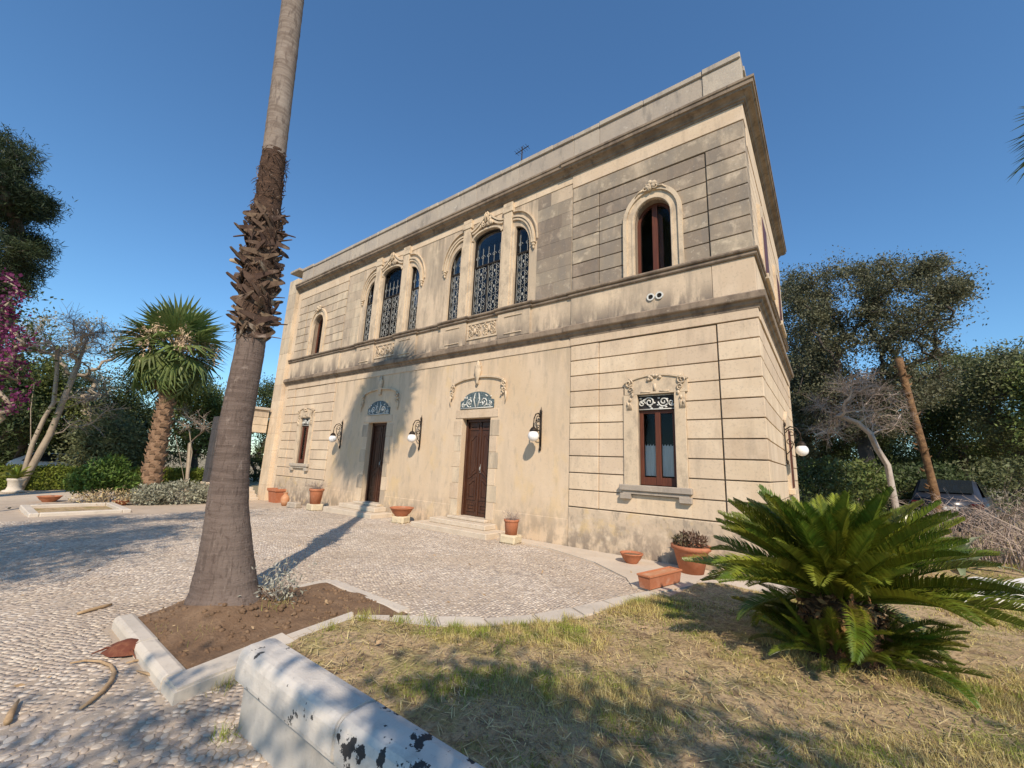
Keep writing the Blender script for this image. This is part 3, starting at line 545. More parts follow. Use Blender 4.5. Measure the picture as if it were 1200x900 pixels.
# ---- arched upper windows
def arch_window(left):
    s = -1 if left else 1; cx = AW['cx'] if not left else mx(AW['cx'])
    if True:
        def arc(hw, rise, zs=7.50, z0=6.14, n=18): return [(cx-hw, z0)]+[(cx+hw*math.cos(math.pi-math.pi*i/n), zs+rise*math.sin(math.pi*i/n)) for i in range(n+1)]+[(cx+hw, z0)]
        fr = MB(); fr.ring(arc(.415, .46), arc(.60, .67), -.01, .08); fr.ring(arc(.585, .655), arc(.67, .76), -.055, .05); fr.ring(arc(.425, .47), arc(.465, .51), -.025, .02)
        sr = fr.build('window_surround', 'carved_stone', villa)
        k = MB()
        for i in range(9): a = rnd.uniform(0, 6.28); r = rnd.uniform(0, .15); k.blob((cx+r*1.3*math.cos(a), -.07, 8.24+r*.75*math.sin(a)), (rnd.uniform(.04, .075), .05, rnd.uniform(.04, .07)))
        for sg in (-1, 1): k.tube(spiral((cx+sg*.12, 8.22), .09, 1.2, math.pi/2, -.08, sgn=sg), .018, 5); k.tube([(cx+sg*.16, -.07, 8.2), (cx+sg*.27, -.07, 8.18), (cx+sg*.36, -.06, 8.08)], [.03, .022, .012], 5)
        k.build('keystone', 'carved_stone', sr, True)
    wd = MB(); wd.ring(arc(.345, .40, z0=6.17), arc(.42, .465, z0=6.17), .22, .29); wd.box(cx-.06, cx+.06, .215, .285, 6.17, 7.93); wd.box(cx-.41, cx+.41, .225, .285, 6.17, 6.24)
    wf = wd.build('window', 'red_wood', villa)
    for sg in (-1, 1):
        gl = MB(); pts = [(cx+sg*.06, 6.24), (cx+sg*.345, 6.24)]+[(cx+sg*(.06+.285*math.cos(math.pi/2*i/8)), 7.5+.38*math.sin(math.pi/2*i/8)) for i in range(9)]; gl.prism(pts, 'Y', .25, .258); gl.build('pane', 'glass', wf)
    if not left:
        sh = MB(); sh.prism([(cx+.02, 6.22), (cx+.16, 6.22), (cx+.16, 7.6), (cx+.09, 7.72), (cx+.02, 7.66)], 'Y', .30, .33); sh.build('shutter', 'red_wood', wf)
arch_window(0); arch_window(1)
# ---- ground-floor windows with carved lintels
def gf_window(left):
    f = (lambda x: x) if not left else mx
    def bx(mb, xa, xb, ya, yb, za, zb, c=.006):
        xa, xb = sorted((f(xa), f(xb))); mb.cbox(xa, xb, ya, yb, za, zb, c)
    su = MB(); bx(su, -2.68, -2.372, -.015, .1, 1.40, 3.37); bx(su, -1.598, -1.38, -.015, .1, 1.40, 3.37)
    cx = f(-1.985); n = 14
    top = [(cx-.66+1.32*i/n, 3.66+.13*math.sin(math.pi*i/n)) for i in range(n+1)]; su.ring([(a, 3.368) for a, b in top], top, -.02, .1); su.ring([(a, b-.035) for a, b in top], top, -.05, .05)
    s_ = su.build('window_surround', 'carved_stone', villa)
    o = MB()
    for sg in (-1, 1):
        o.tube(spiral((cx+sg*.56, 3.62), .10, 1.5, math.pi/2, -.045, sgn=sg), .016, 5); o.tube(spiral((cx+sg*.52, 3.48), .07, 1.3, -math.pi/2, -.04, sgn=-sg), .014, 5)
        for i in range(3): o.blob((cx+sg*(.48+.05*i), -.03, 3.36-.1*i), (.03, .03, .045))
        for i in range(4): o.box(cx+sg*.55-.05+.03*i, cx+sg*.55-.035+.03*i, -.035, .0, 3.04, 3.22-.02*i)
    for i in range(7): o.blob((cx+rnd.uniform(-.14, .14), -.04, 3.70+rnd.uniform(-.05, .05)), (.04, .035, .035))
    o.box(cx-.03, cx+.03, -.03, 0, 3.42, 3.58); o.box(cx-.3, cx-.1, -.03, 0, 3.395, 3.42); o.box(cx+.1, cx+.3, -.03, 0, 3.395, 3.42); o.build('carving', 'carved_stone', s_, True)
    si = MB(); bx(si, -2.76, -1.305, -.10, .28, 1.34, 1.46, .012); bx(si, -2.70, -1.36, -.06, .1, 1.27, 1.345); bx(si, -2.75, -2.52, -.085, .1, 1.17, 1.28); bx(si, -1.55, -1.32, -.085, .1, 1.17, 1.28); si.build('window_sill', 'parapet_stone', villa)
    # transom panel with white scrolls
    tp = MB(); bx(tp, -2.37, -1.60, .09, .12, 3.03, 3.36); t_ = tp.build('transom_panel', 'dark_paint', villa)
    so_ = MB(); c = f(-1.985)
    for sg in (-1, 1):
        so_.tube(spiral((c+sg*.15, 3.2), .115, 1.6, math.pi, .075, sgn=sg), .017, 5); so_.tube(spiral((c+sg*.31, 3.17), .075, 1.4, 0, .075, sgn=-sg), .014, 5)
        for i in range(7): so_.blob((c+sg*rnd.uniform(.03, .36), .078, rnd.uniform(3.06, 3.33)), (.03, .012, .02))
    so_.tube([(c-.37, .078, 3.045), (c+.37, .078, 3.045)], .012, 5); so_.tube([(c-.37, .078, 3.345), (c+.37, .078, 3.345)], .012, 5); so_.build('scrollwork', 'white_ornament', t_, True)
    wd = MB(); bx(wd, -2.37, -2.29, .125, .19, 1.47, 3.03); bx(wd, -1.68, -1.60, .125, .19, 1.47, 3.03); bx(wd, -2.04, -1.93, .12, .19, 1.47, 3.03); bx(wd, -2.37, -1.6, .128, .18, 1.465, 1.63); bx(wd, -2.37, -1.6, .128, .18, 2.96, 3.03); wf = wd.build('window', 'red_wood', villa)
    for a, b in ((-2.29, -2.04), (-1.93, -1.68)):
        gl = MB(); bx(gl, a, b, .155, .161, 1.63, 2.96, .001); gl.build('pane', 'glass', wf)
        ct = MB(); a_, b_ = sorted((f(a), f(b))); nn = 12
        pts = [(a_+.01+(b_-a_-.02)*i/nn, .188+.010*math.sin(i*2.3)) for i in range(nn+1)]
        vs = [(x, y, 1.66) for x, y in pts]+[(x, y, 2.28+(.04 if i % 3 == 0 else 0)) for i, (x, y) in enumerate(pts)]; ct.add(vs, [(i, i+1, nn+2+i, nn+1+i) for i in range(nn)]); ct.build('curtain', 'curtain', wf, True, False)
gf_window(0); gf_window(1)
# ---- triple windows
def triple(cx):
    Y = .03
    for sgn, poly in ((0, light_poly(cx, 0)), (-1, light_poly(cx, -1)), (1, light_poly(cx, 1))):
        xs_ = [p[0] for p in poly]; a, b = min(xs_), max(xs_); zt = max(p[1] for p in poly); mid = (a+b)/2
        def shrink(p, t): c = (mid, 7.4); return (c[0]+(p[0]-c[0])*(1-t*2/(b-a)), c[1]+(p[1]-c[1])*(1-t/1.25))
        fr = MB(); fr.ring([shrink(p, .035) for p in poly], poly, .10, .17, True)
        fr.box(a, b, .105, .165, 7.735, 7.785)
        if sgn == 0: fr.box(cx-.02, cx+.02, .105, .165, 6.2, 7.75)
        wf = fr.build('window', 'iron', villa)
        gp = MB(); gp.prism([shrink(p, .03) for p in poly], 'Y', .136, .142); gp.build('pane', 'glass', wf)
        tr = MB(); y = .122
        cols = ((a+.05, cx-.03), (cx+.03, b-.05)) if sgn == 0 else ((a+.05, b-.05),)
        for c0, c1 in cols:
            wd_ = c1-c0; mc = (c0+c1)/2
            for k in range(3):
                z0 = 6.24+k*.5
                for q in (-1, 1):
                    tr.tube(spiral((mc+q*wd_*.22, z0+.14), wd_*.22, 1.3, -math.pi/2, y, 14, q), .008, 4); tr.tube(spiral((mc+q*wd_*.22, z0+.36), wd_*.2, 1.2, math.pi/2, y, 14, -q), .008, 4)
                tr.tube([(c0, y, z0+.25), (mc, y, z0+.48), (c1, y, z0+.25), (mc, y, z0+.02), (c0, y, z0+.25)], .007, 4); tr.blob((mc, y, z0+.25), (.035, .012, .05), 6, 4)
            for t in (.0, .33, .66, 1.): tr.tube([(c0+wd_*t, y, 6.22), (c0+wd_*t, y, 7.73)], .006, 4)
        for k in range(5 if sgn == 0 else 2):
            xx = a+(b-a)*(k+.5)/(5 if sgn == 0 else 2); tr.tube([(xx, y, 7.79), (xx, y, 8.35)], .006, 4)
            tr.tube(spiral((xx, 8.05), .08, 1.2, 0, y, 12), .007, 4)
        tr.build('tracery', 'lead_white', wf, False, False)
    # pilaster mullions
    for sg in (-1, 1):
        mb = MB(); a, b = sorted((cx+sg*.565, cx+sg*1.075)); mb.cbox(a+.10, b-.10, -.055, .05, 6.14, 9.30, .01); mb.cbox(a+.02, b-.02, -.02, .05, 6.14, 8.60, .01); mb.cbox(a+.06, b-.06, -.08, .05, 9.12, 9.30, .012); mb.cbox(a+.08, b-.08, -.07, .05, 9.30, 9.44, .01)
        mb.build('pilaster', 'carved_stone', villa)
        # side hood: quarter arch ending on a corbel
        h = MB(); n = 14
        def q(ru, rz, z0): return [(cx+sg*(1.0+ru*math.cos(math.pi/2*i/n)), z0+rz*math.sin(math.pi/2*i/n)) for i in range(n+1)]
        h.ring(q(.66, .90, 7.92), q(.72, .96, 7.92), -.02, .05); h.ring(q(.74, .98, 7.92), q(.79, 1.03, 7.92), -.045, .05); h.ring(q(.86, 1.11, 7.98), q(.89, 1.14, 7.98), -.03, .05)
        h.cbox(cx+sg*1.76-.07, cx+sg*1.76+.07, -.07, .04, 7.86, 7.92, .015); h.blob((cx+sg*1.76, -.02, 7.82), (.055, .05, .045)); h.blob((cx+sg*1.76, -.01, 7.74), (.035, .035, .05))
        h.build('hood_mould', 'carved_stone', villa)
    # ogee over the middle light
    n = 16
    def og(w_, z0, zr): return [(cx+w_*(-1+2*i/n), z0+zr*(1-abs(-1+2*i/n))**1.7) for i in range(n+1)]
    h = MB(); h.ring(og(.60, 8.87, .40), og(.64, 8.92, .44), -.03, .05); h.ring(og(.66, 8.95, .46), og(.70, 8.99, .49), -.055, .05)
    n2 = [(cx+.62*math.cos(math.pi*(1-i/n)), 8.66+.27*math.sin(math.pi*i/n)) for i in range(n+1)]; n3 = [(cx+.56*math.cos(math.pi*(1-i/n)), 8.63+.25*math.sin(math.pi*i/n)) for i in range(n+1)]; h.ring(n3, n2, -.03, .1)
    hm = h.build('hood_mould', 'carved_stone', villa)
    k = MB()
    for i in range(14): t = rnd.uniform(-1, 1); k.blob((cx+t*.26, -.05, 9.0+(1-abs(t))*rnd.uniform(.0, .42)), (rnd.uniform(.03, .055), .04, rnd.uniform(.04, .08)), 6, 4)
    for sg in (-1, 1): k.tube(spiral((cx+sg*.12, 9.02), .08, 1.3, math.pi/2, -.07, sgn=sg), .016, 5); k.tube([(cx+sg*.03, -.08, 9.1), (cx+sg*.07, -.09, 9.35), (cx+sg*.03, -.08, 9.44)], [.03, .025, .01], 5)
    k.build('carving', 'carved_stone', hm, True)
    # panelled pedestals below and the carved panel between them
    for sg in (-1, 1):
        mb = MB(); a, b = sorted((cx+sg*.62, cx+sg*1.73)); mb.cbox(a, b, -.04, .1, 5.225, 5.96, .008); mb.build('pedestal', 'upper_plaster', villa)
        mm_ = (a+b)/2
        for zz in (5.32, 5.82): MB().cbox(mm_-.3, mm_+.3, -.065, 0, zz, zz+.03, .008).build('pedestal_trim', 'carved_stone', villa)
    p = MB(); p.ring(rect(cx-.55, cx+.55, 5.43, 5.84), rect(cx-.59, cx+.59, 5.38, 5.89), -.0, .06, True); fr_ = p.build('relief_panel', 'carved_stone', villa)
    p = MB()
    for i in range(2):
        for sg in (-1, 1):
            c = (cx-.28+.56*i+sg*.13, 5.56); p.tube(spiral(c, .11, 1.5, -math.pi/2, .015, 14, sg), .022, 5); p.tube(spiral((c[0], 5.73), .09, 1.3, math.pi/2, .015, 14, -sg), .02, 5)
        p.blob((cx-.28+.56*i, .01, 5.63), (.05, .04, .09), 6, 4)
        for q in range(8): p.blob((cx-.28+.56*i+rnd.uniform(-.24, .24), .02, rnd.uniform(5.46, 5.81)), (.03, .03, .03), 6, 4)
    p.build('carving', 'carved_stone', fr_, True)
for cx in TRI: triple(cx)
# ---- doors
def door(cx):
    fr = MB(); 
    for a, b in ((cx-.53, cx-.46), (cx+.46, cx+.53)): fr.cbox(a, b, .20, .34, .33, 3.02, .006)
    fr.cbox(cx-.53, cx+.53, .20, .34, 2.93, 3.02, .006); fr.build('door_frame', 'dark_wood', villa)
    for sg in (-1, 1):
        a, b = sorted((cx+sg*.006, cx+sg*.46)); lf = MB(); lf.cbox(a, b, .27, .325, .335, 2.93, .006); d = lf.build('door', 'dark_wood', villa)
        m0, m1 = a+.065, b-.065; n = 8
        def panel(z0, z1, rise_t, rise_b):
            pts = []
            for i in range(n+1): t = i/n; u = t if sg < 0 else 1-t; pts.append((m0+(m1-m0)*t, z0+rise_b*(.5-.5*math.cos(math.pi*u))))
            for i in range(n+1): t = 1-i/n; u = t if sg < 0 else 1-t; pts.append((m0+(m1-m0)*t, z1+rise_t*(.5-.5*math.cos(math.pi*u))))
            c = (sum(p[0] for p in pts)/len(pts), sum(p[1] for p in pts)/len(pts)); h_ = z1-z0; w_ = m1-m0
            inn = [(c[0]+(p[0]-c[0])*(1-.075/w_*1.6), c[1]+(p[1]-c[1])*(1-.075/h_*1.6)) for p in pts]
            q = MB(); q.ring(inn, pts, .248, .28, True); q.prism([(c[0]+(p[0]-c[0])*(1-.05/w_*3.2), c[1]+(p[1]-c[1])*(1-.05/h_*3.2)) for p in pts], 'Y', .255, .28); q.build('door_panel', 'dark_wood', d)
        panel(.45, .68, 0, 0); panel(.76, 1.22, .16, 0); panel(1.34, 2.45, .16, .16); panel(2.70, 2.86, 0, .0)
    MB().cbox(cx-.03, cx+.03, .235, .28, .34, 2.92, .01).build('door_astragal', 'dark_wood', villa)
    hd = MB(); hd.blob((cx+.07, .22, 1.62), (.02, .02, .06)); hd.box(cx+.05, cx+.09, .255, .272, 1.5, 1.74); hd.build('door_handle', 'lead_white', villa)
    MB().cbox(cx-.75, cx+.62, -.12, .32, .255, .325, .012).build('threshold', 'step_stone', villa)
    # jamb stones left and right, alternating in length
    for sg in (-1, 1):
        z = .33
        for i in range(6):
            h = .43; L_ = .33 if i % 2 else .25; a, b = sorted((cx+sg*.531, cx+sg*(.531+L_))); MB().cbox(a, b, .018, .1, z+.002, z+h-.002, .004).build('jamb_stone', 'limestone_mid' if rnd.random() < .55 else 'limestone', villa); z += h+.009
    MB().cbox(cx-.80, cx+.80, .012, .1, 3.03, 3.27, .006).build('lintel', 'limestone', villa)
    # lunette panel
    n = 16
    pts = [(cx-.63, 3.29), (cx+.63, 3.29), (cx+.63, 3.52), (cx+.52, 3.55)]+[(cx+.5*math.cos(math.pi*i/n), 3.56+.22*math.sin(math.pi*i/n)) for i in range(n+1)]+[(cx-.52, 3.55), (cx-.63, 3.52)]
    lp = MB(); lp.prism(pts, 'Y', .005, .06); l_ = lp.build('lunette', 'tile_blue', villa)
    o = MB()
    for sg in (-1, 1):
        o.tube(spiral((cx+sg*.27, 3.47), .13, 1.4, -math.pi/2, .0, 14, sg), .017, 5); o.tube(spiral((cx+sg*.5, 3.40), .075, 1.3, math.pi/2, .0, 12, -sg), .014, 5); o.tube([(cx+sg*.03, 0, 3.33), (cx+sg*.11, 0, 3.55), (cx+sg*.07, 0, 3.74)], [.02, .02, .01], 5)
        for i in range(12): o.blob((cx+sg*rnd.uniform(.05, .55), .0, rnd.uniform(3.33, 3.66)), (.03, .014, .022), 6, 4)
    o.tube([(cx-.6, 0, 3.305), (cx+.6, 0, 3.305)], .016, 5); o.build('scrollwork', 'white_ornament', l_, True)
    # hood with scrolls and a vase
    hm = MB(); arc = [(cx+1.0*math.cos(math.pi-math.pi*(.04+.92*i/n)), 3.98+.25*math.sin(math.pi*(.04+.92*i/n))) for i in range(n+1)]
    hm.ring([(a, b-.045) for a, b in arc], arc, -.03, .05); h_ = hm.build('hood_mould', 'carved_stone', villa)
    k = MB()
    for sg in (-1, 1):
        k.tube(spiral((cx+sg*.98, 3.95), .10, 1.5, math.pi/2, -.035, 14, sg), .024, 5); k.tube(spiral((cx+sg*1.0, 3.76), .08, 1.2, -math.pi/2, -.03, 12, -sg), .02, 5); k.tube([(cx+sg*1.05, -.02, 3.72), (cx+sg*1.06, -.015, 3.55), (cx+sg*1.04, -.01, 3.42)], [.03, .022, .012], 5)
        for i in range(4): k.blob((cx+sg*rnd.uniform(.9, 1.08), -.03, rnd.uniform(3.6, 3.98)), (.035, .03, .035), 6, 4)
    k.lathe([(.03, 3.98), (.06, 4.03), (.045, 4.1), (.09, 4.22), (.125, 4.40), (.10, 4.48), (.12, 4.53), (.05, 4.55), (.07, 4.62), (.02, 4.68)], 10, (cx, -.03, 0), 1, .6); k.build('carving', 'carved_stone', h_, True)
for cx in DOORS: door(cx)
# side windows, vents, wall lamp bracket ends
for yc, z0, z1, hw in ((4.7, 1.46, 3.0, .4), (2.1, 6.15, 7.7, .42), (5.6, 6.15, 7.7, .42)):
    mb = MB(); mb.prism([(yc-hw-.25, z0), (yc-hw-.25, z1+.2), (yc, z1+.5), (yc+hw+.25, z1+.2), (yc+hw+.25, z0)], 'X', -.03, .05); mb.cbox(-.02, .12, yc-hw-.3, yc+hw+.3, z0-.13, z0, .01); s_ = mb.build('window_surround', 'carved_stone', villa)
    MB().cbox(.0, .062, yc-hw, yc+hw, z0+.02, z1, .01).build('window', 'red_wood', villa)
for xx in (-2.02, -1.83):
    v = MB(); v.ring([(xx+.055*math.cos(i*math.pi/8), 5.535+.055*math.sin(i*math.pi/8)) for i in range(16)], [(xx+.085*math.cos(i*math.pi/8), 5.535+.085*math.sin(i*math.pi/8)) for i in range(16)], -.035, .0, True); v.prism([(xx+.056*math.cos(i*math.pi/8), 5.535+.056*math.sin(i*math.pi/8)) for i in range(16)], 'Y', -.008, .0)
    o = v.build('vent_pipe', 'white_ornament', villa); v2 = MB(); v2.prism([(xx+.054*math.cos(i*math.pi/8), 5.535+.054*math.sin(i*math.pi/8)) for i in range(16)], 'Y', -.012, -.008); v2.build('vent_opening', 'unlit_dark', o)
# ================================================================== steps
for cx, lab in ((-7.14, 'two broad stone steps below the panelled door beside the pot on a tufa block'), (-11.70, 'two broad stone steps below the door crossed by the palm shadow')):
    s = empty('door_steps', (cx, 0, 0), label=lab, cat='steps'); z0 = gz(cx, 0)
    MB().cbox(-1.36, 1.36, -.78, .021, -.2, .125+z0*.5, .015).build('step', 'step_stone', s); MB().cbox(-1.0, 1.02, -.43, .02, .126+z0*.5, .250, .015).build('step', 'step_stone', s)
# ================================================================== wall lamps
def lamp(name='wall_lamp'):
    r = empty(name); b = MB(); b.box(-.022, .022, -.03, 0, -.26, .60); b.blob((0, -.03, .63), (.04, .03, .06)); b.blob((0, -.03, -.29), (.035, .03, .06)); b.tube([(0, -.02, .66), (0, -.02, .76)], [.014, .004], 5)
    b.tube([(0, -.03, .50), (0, -.14, .58), (0, -.26, .54), (0, -.33, .42), (0, -.34, .30), (0, -.34, .20)], .016, 6)
    def sp(c, r0, t, a0, s): return [(0, c[0]+r0*(1-.8*i/14)*math.cos(a0+s*6.28*t*i/14), c[1]+r0*(1-.8*i/14)*math.sin(a0+s*6.28*t*i/14)) for i in range(15)]
    b.tube(sp((-.15, .42), .11, 1.3, 0, 1), .012, 5); b.tube(sp((-.12, .2), .085, 1.2, 1.57, -1), .011, 5); b.tube([(0, -.03, -.1), (0, -.13, .02), (0, -.2, .2), (0, -.25, .4)], .011, 5)
    b.build('bracket', 'iron', r, True)
    MB().lathe([(.02, .22), (.055, .2), (.09, .15), (.10, .12), (.09, .11)], 14, (0, -.34, 0)).build('lamp_cap', 'iron', r, True)
    g = MB(); g.blob((0, -.34, 0), .135, 20, 12); g.build('lamp_globe', 'globe', r, True); return r
L0 = lamp()
for i, (loc, rz, lab) in enumerate((((-4.84, .03, 2.47), 0, 'globe wall lamp between the panelled door and the rusticated window bay'), ((-9.33, .03, 2.44), 0, 'globe wall lamp on the wall between the two doors'),
                                    ((-13.82, .03, 2.44), 0, 'globe wall lamp between the shadowed door and the narrow window bay'), ((0.005, 3.6, 2.40), R(90), 'globe wall lamp on the side wall facing the big tree'))):
    l = L0 if i == 0 else copytree(L0); l.location = loc; l.rotation_euler.z = rz; tag(l, lab, 'wall lamp', 'iron globe lamps on the villa')
# antenna
_d = ray(612, 172); _p = CAM+_d*((2.2-CAM[1])/_d[1])
an = empty('roof_antenna', (_p[0], 2.2, 9.9), label='thin metal aerial standing on the villa roof', cat='antenna')
_h = _p[2]-9.9; MB().tube([(0, 0, 0), (0, 0, _h)], .022, 6).build('mast', 'iron', an); mb = MB(); mb.tube([(-.3, 0, _h-.18), (.3, 0, _h-.1)], .016, 5); [mb.tube([(-.25+.1*i, -.15, _h-.17+.012*i), (-.25+.1*i, .15, _h-.17+.012*i)], .008, 4) for i in range(6)]; mb.build('cross_arm', 'iron', an)
# ================================================================== garden portal left of the villa
gp = empty('garden_portal', (-19.75, -1.0, -.2), label='stone garden portal with lintel beam joining the villa corner beyond the palm', cat='portal')
def pb(n, m, x0, x1, y0, y1, z0, z1, c=.012): MB().cbox(x0+19.75, x1+19.75, y0+1, y1+1, z0+.2, z1+.2, c).build(n, m, gp)
for i, (a, b) in enumerate(((2.72, 3.05), (3.06, 3.40), (3.41, 3.74))): pb('beam_course', 'limestone_mid', -20.0, -19.55, -1.74, -.28, a, b)
pb('coping', 'parapet_stone', -20.08, -19.46, -1.80, -.28, 3.742, 3.86); pb('pillar_base', 'limestone', -20.1, -19.5, -2.3, -1.75, -.3, .55)
for i in range(5): pb('pillar_block', 'shaded_dark_stone', -20.05, -19.54, -2.26, -1.8, .552+.54*i, 1.09+.54*i)  # blocks carry the tree shade in their colour, the base stays pale
gl = MB(); gl.blob((.32, -.95, 1.95+.2), .1, 14, 8); gl.build('lamp_globe', 'globe', gp, True); mb = MB(); mb.tube([(.2, -.9, 2.5), (.3, -.95, 2.5), (.32, -.95, 2.25)], .012, 5); mb.build('lamp_bracket', 'iron', gp)
gs = empty('garden_steps', (-19.6, -1, -.2), label='small flight of stone steps inside the garden portal', cat='steps')
for i in range(4): MB().cbox(-1.6, .35-.22*i, -.78, .7, -.05+.0+.13*i, .11+.13*i, .01).build('step', 'step_stone', gs)
# ================================================================== pots
def arr(name, loc, lab, cat, rz=0, group=None): return empty(name, loc, rz, lab, cat, group)
def succulent(par, r, h, n, m, seed, size=.09, dome=.6):
    g = np.random.default_rng(seed); a = g.uniform(0, 6.28, n); q = np.sqrt(g.uniform(0, 1, n))*r; P = np.stack([q*np.cos(a), q*np.sin(a), h+g.uniform(0, dome*r, n)*(1-(q/r)**2*.6)], 1)
    return leaves('plant', P, size, m, par, g, .32, (0, 0, .9))
def bowl(loc, r, h, lab, stand=None, m='terracotta'):
    b = arr('terracotta_bowl', loc, lab, 'bowl'); z = 0
    MB().lathe([(.02, z), (r*.5, z), (r*.55, z+.02), (r*.8, z+h*.45), (r*.97, z+h*.86), (r*1.04, z+h*.9), (r*1.04, z+h), (r*.95, z+h), (r*.9, z+h*.8), (.02, z+h*.75)], 24).build('bowl_body', m, b, True)
    MB().lathe([(.02, z+h*.76), (r*.88, z+h*.80), (r*.4, z+h*.88), (.02, z+h*.9)], 18).build('soil', 'soil', b, True); return b
bowl((-2.34, -.52, .02), .21, .185, 'shallow terracotta bowl on the pavement below the rusticated bay')
def stone(name, loc, dims, lab, m='tufa', rz=0, cat='stone block'):
    s = MB(); x, y, z = dims; s.cbox(-x/2, x/2, -y/2, y/2, 0, z, .03); me = s.mesh(name)
    for v in me.vertices: v.co += Vector((rnd.uniform(-1, 1), rnd.uniform(-1, 1), rnd.uniform(-.6, .6)))*.012
    o = link(name, me, m, None, loc, (0, 0, rz)); return tag(o, lab, cat)
stone('tufa_block', (-9.12, -.62, -.005), (.42, .34, .20), 'rough tufa block under the wide terracotta bowl', rz=.2)
bowl((-9.12, -.62, .19), .33, .24, 'wide terracotta bowl raised on a tufa block between the doors')
def pot(loc, r0, r1, h, lab, plant=None, m='terracotta', name='potted_plant'):
    b = arr(name, loc, lab, 'flower pot')
    MB().lathe([(.02, 0), (r0, 0), (r0+(r1-r0)*.8, h*.78), (r1*1.0, h*.84), (r1*1.08, h*.86), (r1*1.1, h), (r1*.96, h), (r1*.9, h*.9), (.02, h*.88)], 24).build('pot', m, b, True)
    MB().lathe([(.02, h*.885), (r1*.9, h*.9), (r1*.4, h*.93), (.02, h*.94)], 16).build('soil', 'soil', b, True)
    if plant: plant(b)
    return b
pot((-1.28, -.42, .02), .20, .31, .46, 'large terracotta pot of reddish succulents by the cycad', lambda b: succulent(b, .3, .45, 420, 'leaf_succulent', 3, .085, .75))
stone('tufa_block', (-5.16, -.62, 0), (.40, .36, .19), 'rough tufa block under the pot beside the panelled door', rz=.1)
def dry(b, h, n=70, s=5, r=.22, hh=.28):
    g = random.Random(s); mb = MB()
    for i in range(n):
        a = g.uniform(0, 6.28); q = g.uniform(.02, .1); e = g.uniform(.1, 1.); mb.tube([(q*math.cos(a), q*math.sin(a), h), (q*2*math.cos(a), q*2*math.sin(a), h+hh*e*.6), ((q+r*g.random())*math.cos(a+.4), (q+r*g.random())*math.sin(a+.4), h+hh*e)], [.006, .004, .002], 3)
    mb.build('plant', 'twig_dead', b, False, False)
pot((-5.16, -.62, .185), .135, .165, .34, 'terracotta pot with dried stems on a tufa block by the panelled door', lambda b: dry(b, .3), name='potted_plant')
p = ongr(365, 598, -.08); stone('tufa_block', (p.x, p.y+.1, gz(p.x, 0)), (.5, .4, .22), 'pale tufa block under the pot with twiggy stems', rz=-.1)
pot((p.x, p.y+.1, gz(p.x, 0)+.215), .17, .23, .52, 'tall terracotta pot with twiggy stems on a pale block near the shadowed door', lambda b: dry(b, .45, 110, 8, .5, .35))
p = ongr(322, 588, -.17); tp = arr('terracotta_planter', (p.x, p.y+.1, gz(p.x, 0)), 'square rimmed terracotta planter by the villa pier', 'planter')
mb = MB(); mb.add([(-.3, -.22, 0), (.3, -.22, 0), (.3, .22, 0), (-.3, .22, 0), (-.37, -.27, .46), (.37, -.27, .46), (.37, .27, .46), (-.37, .27, .46)], [(0, 3, 2, 1), (0, 1, 5, 4), (1, 2, 6, 5), (2, 3, 7, 6), (3, 0, 4, 7), (4, 5, 6, 7)]); mb.build('planter_body', 'terracotta', tp)
mb = MB()
for a in ((-.41, .41, -.31, -.25), (-.41, .41, .25, .31), (-.41, -.35, -.249, .249), (.35, .41, -.249, .249)): mb.cbox(*a, .461, .57, .01)
mb.build('rim', 'terracotta', tp); MB().box(-.35, .35, -.25, .25, .462, .52).build('soil', 'soil', tp)
p = ongr(333, 592.5, -.15); am = arr('terracotta_jar', (p.x, p.y, gz(p.x, 0)), 'small pale terracotta jar leaning by the square planter', 'jar')
MB().lathe([(.02, 0), (.09, 0), (.15, .16), (.16, .27), (.12, .37), (.07, .42), (.065, .46), (.09, .49), (.085, .5), (.05, .47), (.02, .46)], 18).build('jar_body', 'terracotta_pale', am, True)
p = ongr(344, 595.5, -.14); stone('concrete_block', (p.x, p.y, gz(p.x, 0)), (.52, .26, .2), 'grey concrete block lying by the terracotta jar', 'parapet_stone', .15)
# long box planter on the kerb
bp = arr('box_planter', (-1.42, -1.72, .036), 'long low terracotta box planter at the end of the kerb', 'planter', R(76))
mb = MB(); mb.add([(-.42, -.085, 0), (.42, -.085, 0), (.42, .085, 0), (-.42, .085, 0), (-.44, -.105, .165), (.44, -.105, .165), (.44, .105, .165), (-.44, .105, .165)], [(0, 3, 2, 1), (0, 1, 5, 4), (1, 2, 6, 5), (2, 3, 7, 6), (3, 0, 4, 7), (4, 5, 6, 7)]); mb.build('planter_body', 'terracotta', bp)
mb = MB()
for a in ((-.455, .455, -.118, -.092), (-.455, .455, .092, .118), (-.455, -.43, -.091, .091), (.43, .455, -.091, .091)): mb.cbox(*a, .166, .195, .005)
mb.build('rim', 'terracotta', bp); MB().box(-.43, .43, -.091, .091, .166, .178).build('soil', 'terracotta_pale', bp)
p = ongr(57, 588, -.2); bowl((p.x, p.y, -.2), .31, .20, 'terracotta bowl alone on the drive before the hedge')
p = ongr(141, 592, -.2); bowl((p.x, p.y, -.2), .24, .16, 'small terracotta bowl at the corner of the silver shrub bed')
# urn with yellowing fronds
p = ongr(15, 577, -.2); ur = arr('garden_urn', (p.x, p.y, -.2), 'pale stone urn with yellowish fronds before the clipped hedge', 'urn')
ur.scale = (.75, .75, .8)
MB().lathe([(.02, 0), (.42, 0), (.42, .1), (.30, .14), (.26, .3), (.3, .55), (.36, .62), (.36, .7), (.3, .7), (.02, .66)], 18).build('urn_body', 'kerb_stone', ur, True)
